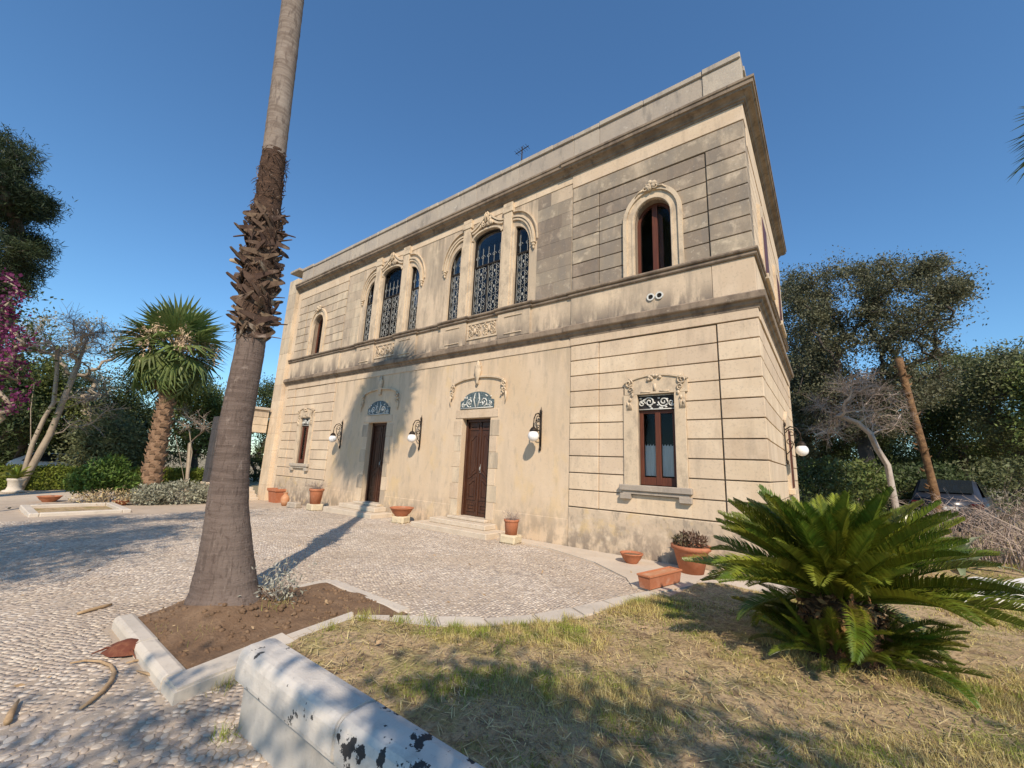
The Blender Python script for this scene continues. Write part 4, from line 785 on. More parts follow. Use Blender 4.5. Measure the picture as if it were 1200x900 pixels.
# stone-edged basin
bs = empty('basin', (-17.75, -6.1, -.2), label='rectangular stone-edged sunken bed on the far forecourt', cat='basin')
for a in ((-1.3, 1.3, -1.05, -.85), (-1.3, 1.3, .85, 1.05), (-1.3, -1.1, -.849, .849), (1.1, 1.3, -.849, .849)): MB().cbox(*a, -.05, .13, .02).build('edge_stone', 'kerb_stone', bs)
MB().box(-1.1, 1.1, -.85, .85, -.05, .03).build('bed', 'lawn_soil', bs)

# ================================================================== trees
def chain(p, q, n, rng, wob, arch=.15):
    p, q = Vector(p), Vector(q); L_ = (q-p).length; pts = []
    for i in range(1, n+1):
        t = i/n; c = p.lerp(q, t); c.z += arch*L_*math.sin(math.pi*t)*.5
        if i < n: c += Vector((rng.gauss(0, 1), rng.gauss(0, 1), rng.gauss(0, .7)))*wob*L_
        pts.append(c)
    return pts
def skeleton(base, stems, ends, rng, r0, wob=.06, rtip=.02, nseg=4, arch=.15, upw=.35):
    nodes = []; par = []
    base = Vector(base)
    def add(pts, parent):
        for c in pts: nodes.append(c); par.append(parent); parent = len(nodes)-1
        return parent
    nodes.append(base); par.append(-1)
    for st in stems: add([Vector(s_) for s_ in st], 0)
    start = 1
    ends = sorted([Vector(e) for e in ends], key=lambda e: (e-nodes[-1]).length); tips = []
    depth = lambda i: 0
    for e in ends:
        best = min(range(start, len(nodes)), key=lambda i: (nodes[i]-e).length+(max(0, nodes[i].z-e.z+.2)*upw*2)); tips.append(add(chain(nodes[best], e, nseg, rng, wob, arch), best))
    cnt = [0]*len(nodes)
    for t in tips:
        i = t
        while i >= 0: cnt[i] += 1; i = par[i]
    mxc = max(1, cnt[0]); ex = math.log(max(1.5, r0/rtip))/math.log(max(2, mxc))
    rad = [rtip*max(1, c)**ex for c in cnt]
    return nodes, par, rad, tips
def skel_mesh(name, sk_, m, parent, sides=5):
    nodes, par, rad, tips = sk_; mb = MB(); kids = {}
    for i, p_ in enumerate(par): kids.setdefault(p_, []).append(i)
    done = set(); stack = [(0, [0])]
    starts = [0]
    while starts:
        s0 = starts.pop(); pth = [s0] if par[s0] < 0 else [par[s0], s0]; rr = [rad[s0]] if par[s0] < 0 else [min(rad[par[s0]], rad[s0]*1.15), rad[s0]]; i = s0
        while i in kids:
            ks = sorted(kids[i], key=lambda k: -rad[k]); starts += ks[1:]; i = ks[0]; pth.append(i); rr.append(rad[i])
        if len(pth) > 1: mb.tube([nodes[k] for k in pth], rr, 9 if rr[0] > .12 else sides, False)
    return mb.build(name, m, parent, True, False)
def crown_pts(nodes, par, tips, rng, per, sig, along=2, flat=.75):
    P = []
    for t in tips:
        seq = [t]; i = t
        for _ in range(along): i = par[i]; seq.append(i) if i >= 0 else None
        for k, j in enumerate(seq):
            n = int(per*(1 if k == 0 else .45)); c = np.array(nodes[j]); s = sig*rng.uniform(.4, 1.45)
            P.append(c+np.clip(rng.normal(size=(n, 3)), -1.75, 1.75)*np.array([s, s, s*flat]))
    return np.concatenate(P)
def ell_ends(ells, n, rng, dist, dsp, world=False):
    E_ = []; tot = sum(e[4] for e in ells)
    for e in ells:
        k = max(1, round(n*e[4]/tot))
        for _ in range(k):
            a = rng.uniform(0, 6.283); q = rng.uniform(.05, 1)**.42; E_.append(at(e[0]+e[2]*q*math.cos(a), e[1]+e[3]*q*math.sin(a), dist+rng.uniform(-dsp, dsp)))
    return E_
def big_tree(name, lab, basepx, dist, ells, n, per, sig, lsize, lm, bm_, r0, seed, dsp=2.5, stems=None, aspect=.45, cat='tree', group=None, ends=None, base=None, wob=.07, rtip=.02, flat=.75, arch=.15):
    rng = random.Random(seed); g = np.random.default_rng(seed)
    if base is None:
        b = at(basepx[0], basepx[1], dist); b.z = gz(b.x, b.y)-.05
    else: b = Vector(base)
    ends = ends or ell_ends(ells, n, rng, dist, dsp)
    c = sum(ends, Vector())/len(ends)
    if stems is None:
        zl = min(e.z for e in ends); f = Vector((b.x+(c.x-b.x)*.35, b.y+(c.y-b.y)*.35, b.z+max(.25*(c.z-b.z), (zl-b.z)*.8)))
        stems = [[b.lerp(f, t)+Vector((rng.gauss(0, .08), rng.gauss(0, .08), 0)) for t in (.3, .65, 1)]]
    root = empty(name, b, label=lab, cat=cat, group=group)
    s_ = skeleton(b, stems, ends, rng, r0, wob, rtip, arch=arch)
    s_ = ([v-b for v in s_[0]],)+s_[1:]
    skel_mesh('trunk', s_, bm_, root)
    if per: leaves('crown', crown_pts(s_[0], s_[1], s_[3], g, per, sig, flat=flat), lsize, lm, root, g, aspect)
    return root
RT = 'trees behind the villa'
big_tree('oak_tree', 'big spreading holm oak with dark sinuous limbs beside the villa', (1015, 572), 27, [(1060, 350, 70, 45, 3), (985, 355, 60, 45, 2.4), (940, 400, 30, 60, 1.4), (1010, 430, 70, 40, 1.6), (1095, 330, 40, 30, 1.0), (950, 350, 25, 20, .8), (955, 450, 30, 50, 1.6), (1005, 480, 55, 40, 1.6), (1075, 430, 45, 45, 1.6), (930, 340, 14, 20, .5)], 300, 170, .36, .125, 'leaf_oak', 'bark_oak', .30, 21, dsp=3., aspect=.45, rtip=.022, wob=.09)
for i, (bx, dist, el, lm, lab, sd) in enumerate((
    (1130, 38, [(1115, 455, 50, 40, 2), (1150, 490, 60, 50, 2), (1090, 480, 40, 50, 1)], 'leaf_mid', 'bushy green tree behind the orange bare trunk', 31),
    (1190, 34, [(1180, 440, 45, 28, 2), (1200, 490, 60, 55, 2), (1140, 450, 30, 25, 1)], 'leaf_olive', 'olive green tree rising behind the dark parked car', 32),
    (940, 30, [(938, 420, 22, 55, 2), (955, 470, 30, 50, 2), (932, 500, 14, 50, 1)], 'leaf_oak', 'tall evergreen pressed between the villa corner and the holm oak', 39),
    (975, 34, [(975, 500, 60, 50, 2), (940, 520, 35, 60, 1.5)], 'leaf_dark', 'dark evergreen hard against the villa side wall', 33),
    (1060, 36, [(1060, 520, 60, 45, 2), (1040, 480, 50, 40, 1)], 'leaf_dark', 'dark evergreen behind the bare grey dead tree', 34),
    (1000, 44, [(950, 535, 40, 24, 1), (1010, 540, 50, 22, 1.3), (1070, 540, 50, 22, 1.3)], 'leaf_dark', 'low dark tree closing the view beyond the dead tree', 37),
    (1130, 42, [(1110, 545, 45, 20, 1), (1170, 545, 60, 22, 1.3)], 'leaf_dark', 'low dark tree closing the view beyond the dark parked car', 38),
    (1260, 30, [(1260, 470, 60, 70, 2)], 'leaf_mid', 'green tree beyond the dry brush', 35),
    (1120, 50, [(1110, 520, 80, 40, 2), (1180, 530, 60, 40, 2)], 'leaf_dark', 'far dark evergreen seen under the olive green tree', 36))):
    big_tree('evergreen_tree', lab, (bx, 575), dist, el, 85, 150, .5, .16, lm, 'bark_oak', .22, sd, dsp=2.5, group=RT)
# topless orange palm stem
b = at(1100, 590, 20); b.z = gz(b.x, b.y)-.05; t = at(1053, 420, 20); st = empty('bare_palm_trunk', b, label='leaning headless palm trunk with orange bark', cat='tree'); d = t-b
prof = [(0, .14), (.15, .12), (.5, .10), (.85, .105), (1, .12)]
mb = MB(); mb.tube([Vector((d.x*u+.25*math.sin(u*3)*(1-u)*.4, d.y*u, d.z*u)) for u in np.linspace(0, 1, 14)], [float(np.interp(u, [q[0] for q in prof], [q[1] for q in prof]))*(1+.05*math.sin(u*60)) for u in np.linspace(0, 1, 14)], 12); mb.build('trunk', 'bark_orange', st, True)
mb = MB()
for i in range(34): u = rnd.uniform(.12, .99); a = rnd.uniform(0, 6.28); c = Vector((d.x*u, d.y*u, d.z*u)); o = Vector((math.cos(a), math.sin(a), rnd.uniform(.2, .9))); mb.tube([c+o*.09, c+o*.15, c+o*.20+Vector((0, 0, .03))], [.04, .03, .012], 5)
ls_ = mb.build('leaf_stubs', 'bark_orange', st); ls_['kind'] = 'stuff'
# grey dead tree
def bare_tree(name, lab, dist, trunk_px, ells, n, sub, r0, m, seed, twig_m='twig_dead', sig=.5, dsp=1., extra=None, rtip=.02):
    rng = random.Random(seed); stems = []; b = at(*trunk_px[0][0], dist); b.z = gz(b.x, b.y)-.05
    for tp_ in trunk_px: stems.append([at(x_, y_, dist+rng.uniform(-.15, .15)) for x_, y_ in tp_[1:]])
    ends = ell_ends(ells, n, rng, dist, dsp); root = empty(name, b, label=lab, cat='tree'); s_ = skeleton(b, stems, ends, rng, r0, .08, rtip, arch=.1); s_ = ([v-b for v in s_[0]],)+s_[1:]
    skel_mesh('trunk', s_, m, root); mb = MB(); nodes, par, rad, tips = s_
    for t in tips:
        for j in (t, par[t], par[par[t]]):
            for _ in range(sub):
                q = nodes[j]; dr = Vector((rng.gauss(0, 1), rng.gauss(0, 1), rng.gauss(.35, .8))).normalized(); L_ = sig*rng.uniform(.5, 1.2); k = q+dr*L_*.5+Vector((rng.gauss(0, .06), rng.gauss(0, .06), rng.gauss(0, .06)))
                mb.tube([q, k, q+dr*L_+Vector((0, 0, -.04))], [rtip*.55, rtip*.4, rtip*.2], 3, False)
                dr2 = (dr+Vector((rng.gauss(0, .6), rng.gauss(0, .6), rng.gauss(0, .6)))).normalized(); mb.tube([k, k+dr2*L_*.5], [rtip*.4, rtip*.2], 3, False)
    tw = mb.build('twigs', twig_m, root, False, False); tw['kind'] = 'stuff'; return root, s_
bare_tree('dead_tree', 'bare grey dead tree with twisted trunk and fine twigs', 18, [[(1048, 566), (1040, 545), (1030, 528), (1022, 510), (1023, 508)], [(1048, 566), (1038, 545), (1026, 525), (1018, 512), (1012, 485), (1008, 450)], [(1048, 566), (1040, 545), (1028, 526), (1020, 508), (1005, 495), (985, 488)]], [(1000, 470, 45, 25, 2), (970, 490, 28, 22, 1.2), (1035, 480, 30, 28, 1.2), (1010, 450, 30, 14, 1)], 48, 5, .10, 'bark_dead', 41, sig=.6, rtip=.012)
# ---- left background
LT = 'trees beyond the clipped hedge'
bare_tree('bare_tree', 'pale branching tree with thin leafless crown behind the hedge', 28, [[(26, 556), (38, 520), (52, 490), (63, 472), (66, 440), (68, 405)], [(44, 558), (58, 510), (70, 480), (78, 460), (92, 425), (100, 400)], [(26, 556), (36, 520), (36, 480), (40, 450)]], [(75, 395, 30, 25, 2), (115, 410, 22, 22, 1.4), (45, 400, 22, 25, 1.2), (110, 480, 20, 20, .6)], 34, 7, .16, 'bark_pale', 51, 'twig_dead', .8, 1., rtip=.018)
rt_ = big_tree('leafy_tree', 'thin silvery olive tree with sky showing through its crown', (110, 560), 34, [(120, 400, 40, 25, 1.5), (60, 395, 40, 25, 1.5), (105, 450, 40, 30, 1.5)], 60, 26, .35, .15, 'leaf_silver', 'bark_pale', .2, 52, group=LT)
for i, (bx, dist, el, lm, lab, sd, n) in enumerate((
    (20, 36, [(15, 470, 40, 40, 2), (60, 480, 45, 35, 2), (40, 440, 40, 30, 1)], 'leaf_mid', 'mid green tree behind the pale branching tree', 61, 60),
    (95, 38, [(95, 500, 50, 35, 2), (110, 470, 35, 30, 1)], 'leaf_dark', 'dark evergreen behind the white car', 62, 60),
    (160, 40, [(150, 500, 40, 40, 2), (170, 470, 35, 40, 1)], 'leaf_dark', 'dark evergreen behind the stout fan palm', 63, 60),
    (130, 32, [(125, 510, 28, 28, 2), (110, 530, 25, 18, 1)], 'leaf_olive', 'rounded olive green bush tree left of the fan palm', 64, 45),
    (225, 34, [(225, 490, 30, 40, 2), (250, 500, 30, 35, 2), (235, 460, 25, 25, 1)], 'leaf_mid', 'leafy green tree between the fan palm and the tall palm', 65, 60),
    (300, 38, [(300, 480, 40, 35, 2), (290, 520, 40, 40, 2), (318, 470, 14, 20, 1)], 'leaf_dark', 'dark evergreen seen through the garden portal', 66, 60),
    (-30, 33, [(-20, 480, 50, 60, 2), (-10, 430, 40, 50, 1)], 'leaf_dark', 'dark evergreen under the flowering bougainvillea', 67, 60),
    (190, 46, [(60, 500, 60, 40, 1), (200, 510, 70, 35, 2), (120, 520, 70, 30, 1)], 'leaf_dark', 'far dark evergreen at the back of the garden', 68, 80),
    (0, 44, [(30, 515, 60, 35, 2), (-20, 520, 40, 40, 1)], 'leaf_dark', 'far dark evergreen shading the drive', 69, 60))):
    big_tree('evergreen_tree', lab, (bx, 560), dist, el, int(n*1.35), 140, .48, .16, lm, 'bark_oak', .2, sd, dsp=2.2, group=LT)
bare_tree('small_bare_tree', 'slender bare tree with a curved branch beside the tall palm', 27, [[(222, 556), (225, 530), (222, 505), (215, 495)], [(215, 556), (210, 530), (205, 510)], [(222, 556), (222, 520), (240, 503), (258, 497), (268, 496)]], [(215, 490, 18, 18, 1), (240, 495, 14, 10, .6)], 14, 4, .09, 'bark_pale', 53, sig=.4, rtip=.012)
# pine on the left edge
big_tree('pine_tree', 'tall dark pine with layered needle clumps', (-60, 560), 24, [(8, 190, 18, 34, 1.4), (42, 240, 22, 14, 1.5), (0, 250, 26, 20, .8), (30, 287, 20, 9, 1), (24, 318, 20, 8, .8), (12, 338, 22, 7, .6), (-32, 200, 36, 56, 1.5), (-40, 300, 40, 40, 1)], 105, 300, .32, .19, 'leaf_pine', 'bark_oak', .4, 71, dsp=1.8, aspect=.13, flat=.55, arch=.05)
rb = big_tree('bougainvillea', 'purple flowering bougainvillea climbing at the edge of the pines', (-25, 560), 19, [(8, 345, 14, 25, 1.4), (15, 400, 18, 28, 1.6), (-20, 400, 30, 70, 1.6), (12, 450, 16, 25, 1)], 24, 34, .16, .10, 'bract', 'bark_pale', .06, 72, dsp=1., aspect=.8, cat='shrub')
g = np.random.default_rng(5); Pn = np.array([v.co for v in rb.children[1].data.vertices])[::12]; Pn = np.repeat(Pn, 26, 0); leaves('green_leaves', Pn+g.normal(size=Pn.shape)*.4+np.array([-.3, .2, -.2]), .13, 'leaf_dark', rb, g, .5)
# ---- fan palms
def fan_mesh(name, m, seed, pet=.42, blade=.62, nseg=22, droop=.25, spread=200, fold=.5, hinge=0.):
    g = random.Random(seed); mb = MB(); mb.tube([(0, 0, 0), (pet*.5, 0, .012), (pet, 0, 0)], [.014, .011, .009], 4)
    for i in range(nseg):
        a = R(-spread/2+spread*i/(nseg-1)); L_ = blade*(1-.25*abs(a)/R(spread/2))*g.uniform(.9, 1.06); w_ = R(spread)/nseg*.52
        d0 = a+g.gauss(0, .02); tz = -droop*L_*g.uniform(.5, 1.5)
        c = (pet, 0, 0); mid = (pet+L_*.55*math.cos(d0), L_*.55*math.sin(d0), -droop*.15*L_); tip = (pet+L_*math.cos(d0), L_*math.sin(d0), tz); f = L_*.55*w_
        px_, py_ = -math.sin(d0), math.cos(d0)
        hg = lambda v: (pet+(v[0]-pet)*math.cos(hinge)+v[2]*math.sin(hinge), v[1], -(v[0]-pet)*math.sin(hinge)+v[2]*math.cos(hinge))
        mb.add([hg(v) for v in (c, (mid[0]+px_*f, mid[1]+py_*f, mid[2]-fold*f), mid, (mid[0]-px_*f, mid[1]-py_*f, mid[2]-fold*f), tip)], [(0, 1, 2), (0, 2, 3), (1, 4, 2), (2, 4, 3)])
    me = mb.mesh(name, False, False); me.materials.append(MATS[m]); return me
FANS = [fan_mesh('fan_leaf', 'fan_green', s, droop=d_, hinge=h_) for s, d_, h_ in ((1, .15, .1), (2, .25, .4), (3, .35, .75))]; DEAD = [fan_mesh('dead_fan_leaf', 'dead_frond', s, droop=.9, spread=120, blade=.6) for s in (4, 5)]
def place_fan(par, me, c, az, el, s, name='frond', roll=0):
    o = link(name, me, None, par, c); o.rotation_euler = (Matrix.Rotation(az, 4, 'Z') @ Matrix.Rotation(-el, 4, 'Y') @ Matrix.Rotation(roll, 4, 'X')).to_euler(); o.scale = (s, s, s); return o
DF = 27.
b = at(178, 560, DF); b.z = gz(b.x, b.y)-.05; tpt = at(198, 455, DF); cpt = at(204, 412, DF); fp = empty('fan_palm', b, label='stout fan palm with pale flower sprays behind the hedge', cat='palm tree'); d = tpt-b
sc_ = (at(268, 430, DF)-at(135, 430, DF)).length/2
mb = MB(); us = np.linspace(0, 1, 26); mb.tube([Vector((d.x*u**1.4, d.y*u, d.z*u)) for u in us], [.33*(1.25-.35*u)*(1+.07*math.sin(i*2.4)) for i, u in enumerate(us)], 14); mb.build('trunk', 'fan_trunk', fp, True)
stb = MB(); stb.add([(-.5, 0, 0), (.5, 0, 0), (.32, .22, .8), (-.32, .22, .8), (-.5, .18, 0), (.5, .18, 0)], [(0, 1, 2, 3), (4, 0, 3), (1, 5, 2), (4, 3, 2, 5)]); sme = stb.mesh('leaf_base'); sme.materials.append(MATS['fan_trunk'])
for i in range(110):
    u = i/110.; a = i*2.4; c = Vector((d.x*u**1.4, d.y*u, d.z*u)); r_ = .33*(1.25-.35*u)*.97; link('leaf_base', sme, None, fp, c+Vector((math.cos(a)*r_, math.sin(a)*r_, 0)), (R(-25), 0, a-math.pi/2), .24)
cc = cpt-b
for i in range(46):
    k = i/46.; el = R(84-138*k+rnd.uniform(-9, 9)); az = i*2.39996+rnd.uniform(-.2, .2); place_fan(fp, FANS[min(2, int(k*3))], cc+Vector((0, 0, .5*(1-k)-.35)), az, el, sc_*rnd.uniform(1.06, 1.32), roll=rnd.uniform(-.5, .5))
for i in range(22): place_fan(fp, DEAD[i % 2], cc+Vector((0, 0, -.8)), i*2.4, R(-58+rnd.uniform(-12, 18)), sc_*.62, 'dead_frond')
g = np.random.default_rng(9)
for i in range(12):
    a = i*.9+rnd.uniform(-.2, .2); L_ = sc_*rnd.uniform(.6, .95); pts = [cc+Vector((math.cos(a)*L_*t, math.sin(a)*L_*t, .3+.75*math.sin(t*2.6)*L_*.6-.15*L_*t)) for t in (0, .25, .5, .75, 1)]
    mb = MB(); mb.tube(pts, [.05, .04, .03, .02, .01], 5); s_ = mb.build('flower_stalk', 'fan_bloom', fp)
    P = np.concatenate([np.array(p_)+g.normal(size=(90, 3))*np.array([.11, .11, .36])+np.array([0, 0, -.3]) for p_ in pts[2:]]); leaves('flowers', P, .16, 'fan_bloom', s_, g, .3, (0, 0, -1.2))
# palm whose crown tip shows at the right edge
b = at(1306, 145, 14); cz_ = b.z; b.z = gz(b.x, b.y)-.05; p2 = empty('fan_palm', b, label='fan palm with browning frond tips over the lawn', cat='palm tree')
mb = MB(); mb.tube([(0, 0, h_) for h_ in np.linspace(0, cz_-b.z, 16)], [.3-.008*i+.012*math.sin(i*2.1) for i in range(16)], 12); mb.build('trunk', 'palm_upper', p2, True)
for i in range(34): k = i/34.; place_fan(p2, FANS[min(2, int(k*3))], (0, 0, cz_-b.z+.2*(1-k)), i*2.4, R(80-110*k), 1.55*rnd.uniform(.9, 1.05))
for i in range(22): place_fan(p2, DEAD[i % 2], (0, 0, cz_-b.z-.2), i*2.4+.4, R(-32-rnd.uniform(0, 40)), 1.5, 'dead_frond')

# ================================================================== the tall palm
TP = Vector((-4.70, -6.52, 0)); tall = empty('tall_palm', TP, label='towering palm trunk with shaggy band of old leaf bases in a soil bed', cat='palm tree')
ctr = lambda z: Vector((np.interp(z, [0, .3, .7, 1.2, 2.1, 3, 8.2, 13], [-4.69, -4.705, -4.725, -4.765, -4.80, -4.775, -4.83, -4.88]), np.interp(z, [0, .3, .7, 1.2, 2.1, 3, 8.2, 13], [-6.5, -6.56, -6.60, -6.655, -6.70, -6.69, -6.885, -7.05]), z))-TP
RZ = ([0, .12, .26, .62, 1.09, 1.6, 2.06, 3.1, 3.3, 4.4, 5.0, 5.6, 5.75, 8.4, 12.5], [.46, .385, .325, .265, .212, .184, .170, .157, .165, .17, .152, .142, .138, .138, .125])
def trunk_seg(z0, z1, n, m, name, wob):
    zs = np.linspace(z0, z1, n); mb = MB(); ns = 28; vs = []
    for i, z in enumerate(zs):
        c = ctr(z); r = np.interp(z, *RZ)
        for j in range(ns):
            a = 2*math.pi*j/ns; q = r*(1+wob*.5*math.sin(z*34+j*.7)+wob*rnd.uniform(-1, 1)+(.06*math.sin(3*a+1)*math.exp(-z/.3))); vs.append((c.x+q*math.cos(a), c.y+q*math.sin(a), z))
    mb.add(vs, [(i*ns+j, i*ns+(j+1) % ns, (i+1)*ns+(j+1) % ns, (i+1)*ns+j) for i in range(n-1) for j in range(ns)]); mb.build(name, m, tall, True, False)
trunk_seg(-.05, 3.2, 110, 'palm_trunk', 'trunk', .012); trunk_seg(3.15, 5.75, 70, 'palm_fibre', 'fibre_band', .05); trunk_seg(5.7, 11.0, 150, 'palm_upper', 'upper_trunk', .014)
# old leaf bases: split wedge-shaped slabs
def slab(seed):
    g = random.Random(seed); mb = MB(); L_, w_ = 1., .30; n = 5
    top = [(-w_*.9, 0), (-w_*.6, L_*.35), (-w_*.45, L_*.75), (-w_*.3, L_*g.uniform(.9, 1.)), (w_*.1, L_*g.uniform(.85, 1.05)), (w_*.35, L_*.92), (w_*.5, L_*.6), (w_*.95, 0)]
    k = len(top); vs = [(x_, y_, .03+.06*math.sin(y_*2.2)-x_*x_*.5) for x_, y_ in top]+[(x_*.95, y_, -.05+.06*math.sin(y_*2.2)-x_*x_*.5) for x_, y_ in top]
    mb.add(vs, [tuple(range(k)), tuple(range(2*k-1, k-1, -1))]+[(i, i+k, (i+1) % k+k, (i+1) % k) for i in range(k)]); me = mb.mesh('leaf_base'); me.materials.append(MATS['leaf_base']); return me
SL = [slab(i) for i in range(4)]
for i in range(230):
    z = 3.12+1.72*(i/230.)+rnd.uniform(-.05, .05); a = i*2.39996+rnd.uniform(-.3, .3); c = ctr(z); r = np.interp(z, *RZ)*.96
    o = link('leaf_base', SL[i % 4], None, tall, c+Vector((r*math.cos(a), r*math.sin(a), 0)))
    rad = Vector((math.cos(a), math.sin(a), 0)); tan = Vector((-math.sin(a), math.cos(a), 0)); lean = rnd.choice((-1, 1))*rnd.uniform(.7, 1.75); out_ = rnd.uniform(.0, .18)
    if rnd.random() < .04: out_ = .9
    yv = (Vector((0, 0, 1))*math.cos(lean)+tan*math.sin(lean)+rad*out_).normalized(); zv = (rad-yv*rad.dot(yv)).normalized(); xv = yv.cross(zv)
    s = rnd.uniform(.13, .25); o.rotation_euler = Matrix((xv, yv, zv)).transposed().to_euler(); o.scale = (s*.8, s, s*.8)
for z, px_, L_ in ((4.55, -1, .38), (4.6, 1, .40), (4.45, 1, .34), (4.72, -1, .26), (3.35, 1, .42), (3.2, 1, .34), (4.0, -1, .26), (3.7, 1, .3), (4.78, 1, .3), (3.5, -1, .3)):
    cr = Vector((B_R[0], B_R[1], 0)).normalized()*px_; L_ *= .75; c = ctr(z)+cr*.12; yv = (cr+Vector((rnd.uniform(-.3, .3), rnd.uniform(-.3, .3), rnd.uniform(-.35, .35)))).normalized(); zv = Vector((0, 0, 1)); zv = (zv-yv*zv.dot(yv)).normalized(); xv = yv.cross(zv)
    o = link('leaf_base', SL[0], None, tall, c); o.rotation_euler = Matrix((xv, yv, zv)).transposed().to_euler(); o.scale = (L_*.35, L_, L_*.35)
mbf = MB()
for i in range(520):
    z = rnd.uniform(3.1, 5.7); a = rnd.uniform(0, 6.28); c = ctr(z); r = np.interp(z, *RZ)*.98; p_ = c+Vector((r*math.cos(a), r*math.sin(a), 0)); q = p_+Vector((math.cos(a)*rnd.uniform(.01, .06), math.sin(a)*rnd.uniform(.01, .06), rnd.uniform(-.12, .08)))+Vector((-math.sin(a), math.cos(a), 0))*rnd.uniform(-.1, .1); mbf.tube([p_, (p_+q)/2+Vector((math.cos(a), math.sin(a), 0))*.012, q], [.006, .005, .002], 3, False)
o = mbf.build('fibres', 'leaf_base', tall, False, False); o['kind'] = 'stuff'
CT = ctr(10.9)
for i in range(44):
    k = i/44.; az = i*2.4; away = math.cos(az)*-.947+math.sin(az)*.32; el = 78-84*k
    place_fan(tall, FANS[min(2, int(k*3))], CT+Vector((0, 0, .3*(1-k))), az, R(max(el, 26) if away > .1 else el), 1.95*rnd.uniform(.9, 1.05))
for i in range(46): k = i/46.; place_fan(tall, DEAD[i % 2], CT+Vector((0, 0, .1-.25*k)), i*2.4+.3, R(-66-20*k), 1.2, 'dead_frond')
# pale tuft growing at the palm's foot
sh = empty('silver_tuft', (-4.42, -6.12, .1), label='silvery white tuft of leaves at the foot of the tall palm', cat='plant'); g = np.random.default_rng(4)
P = g.normal(size=(480, 3))*np.array([.10, .13, .13])+np.array([0, 0, .17]); leaves('leaf_clump', P[P[:, 2] > -.05], .055, 'leaf_white', sh, g, .3, (0, 0, .5))
mb = MB(); [mb.tube([(0, 0, -.05), tuple(P[i]*.5), tuple(P[i])], [.005, .004, .002], 3, False) for i in range(40)]; mb.build('stems', 'twig_dead', sh, False, False)

# ================================================================== cycad
CY = Vector((.78, -3.12, 0)); CY.z = lz(CY.x, CY.y)
cyc = empty('cycad', CY, label='large glossy green cycad growing in the dry lawn', cat='cycad')
mb = MB(); mb.lathe([(.02, -.05), (.30, -.05), (.33, .15), (.31, .4), (.26, .56), (.14, .66), (.02, .68)], 20); 
mb.build('trunk', 'cycad_trunk', cyc, True)
cb = MB(); cb.add([(-.5, 0, 0), (.5, 0, 0), (.0, .5, .9), (-.5, -.3, 0.2), (.5, -.3, .2)], [(0, 1, 2), (3, 0, 2), (1, 4, 2), (3, 2, 4)]); cme = cb.mesh('leaf_base'); cme.materials.append(MATS['cycad_trunk'])
for i in range(120): u = i/120.; z = .05+.55*u; a = i*2.4; r = np.interp(z, [0, .15, .4, .56, .66], [.3, .33, .31, .26, .14])*.97; link('leaf_base', cme, None, cyc, (r*math.cos(a), r*math.sin(a), z), (R(-35), 0, a-math.pi/2), .085)
g = np.random.default_rng(14); P = g.normal(size=(420, 3))*np.array([.16, .16, .05])+np.array([0, 0, .64]); leaves('woolly_crown', P, .09, 'brown_fluff', cyc, g, .3, (0, 0, .7))
P = np.stack([.33*np.cos(g.uniform(0, 6.28, 260)), .33*np.sin(g.uniform(0, 6.28, 260)), g.uniform(.3, .55, 260)], 1); a_ = g.uniform(0, 6.28, 260); P[:, 0] = .34*np.cos(a_); P[:, 1] = .34*np.sin(a_); leaves('woolly_collar', P, .10, 'brown_fluff', cyc, g, .35, (0, 0, -.6))
cyc.scale = (.95, .95, .95)
def frond(seed, curve, n=74, lw=.0105, ll=.185):
    g = random.Random(seed); mb = MB(); pts = []; x_ = z_ = 0; ang = 0.
    N_ = 24
    for i in range(N_+1): pts.append(Vector((x_, 0, z_))); t = i/N_; ang = -curve*t**1.5; x_ += math.cos(ang)/N_; z_ += math.sin(ang)/N_
    mb.tube(pts, [.011*(1-.75*i/N_) for i in range(N_+1)], 4, False); V = []; F = []
    for k in range(n):
        t = .07+.92*k/(n-1); f = t*N_; i = min(N_-1, int(f)); p_ = pts[i].lerp(pts[i+1], f-i); tg = (pts[i+1]-pts[i]).normalized(); up = Vector((-tg.z, 0, tg.x))
        L_ = ll*min(1., .35+t*3.2)*min(1, (1.04-t)*2.6+.12)*g.uniform(.9, 1.08)
        for sg in (-1, 1):
            fw_ = .62+.45*t; d_ = (tg*fw_+Vector((0, sg, 0))*.85+up*g.uniform(.4, .7)).normalized(); wv = (tg-d_*tg.dot(d_)).normalized()*lw*.5
            e = p_+d_*L_+Vector((0, 0, -.10*L_)); m_ = p_+d_*L_*.5+up*.012
            o = len(V); V += [p_-wv*.8, p_+wv*.8, m_+wv, e, m_-wv]; F += [(o, o+1, o+2, o+4), (o+2, o+3, o+4)]
    mb.add(V, F); me = mb.mesh('frond', False, False); me.materials.append(MATS['cycad_leaf']); return me
FR = [frond(1, .25), frond(2, .5), frond(3, .8), frond(4, 1.15)]
for i in range(136):
    k = i/136.; az = i*2.39996+rnd.uniform(-.15, .15)
    if k < .16: el = R(rnd.uniform(66, 82)); s = rnd.uniform(.80, .95); v = FR[i % 2]
    elif k < .66: el = R(rnd.uniform(36, 64)); s = rnd.uniform(1.05, 1.28); v = FR[i % 2]
    elif k < .955: el = R(rnd.uniform(6, 34)); s = rnd.uniform(1.1, 1.34); v = FR[i % 3]
    else: el = R(rnd.uniform(-22, 4)); s = rnd.uniform(.85, 1.1); v = FR[2+i % 2]
    if el < R(14) and math.sin(az) < -.35: el += R(24)
    r = .05+.15*k
    o = link('frond', v, None, cyc, (r*math.cos(az), r*math.sin(az), .68-.14*k)); o.rotation_euler = (Matrix.Rotation(az, 4, 'Z') @ Matrix.Rotation(-el, 4, 'Y') @ Matrix.Rotation(rnd.uniform(-.35, .35), 4, 'X')).to_euler(); o.scale = (s, s, s)
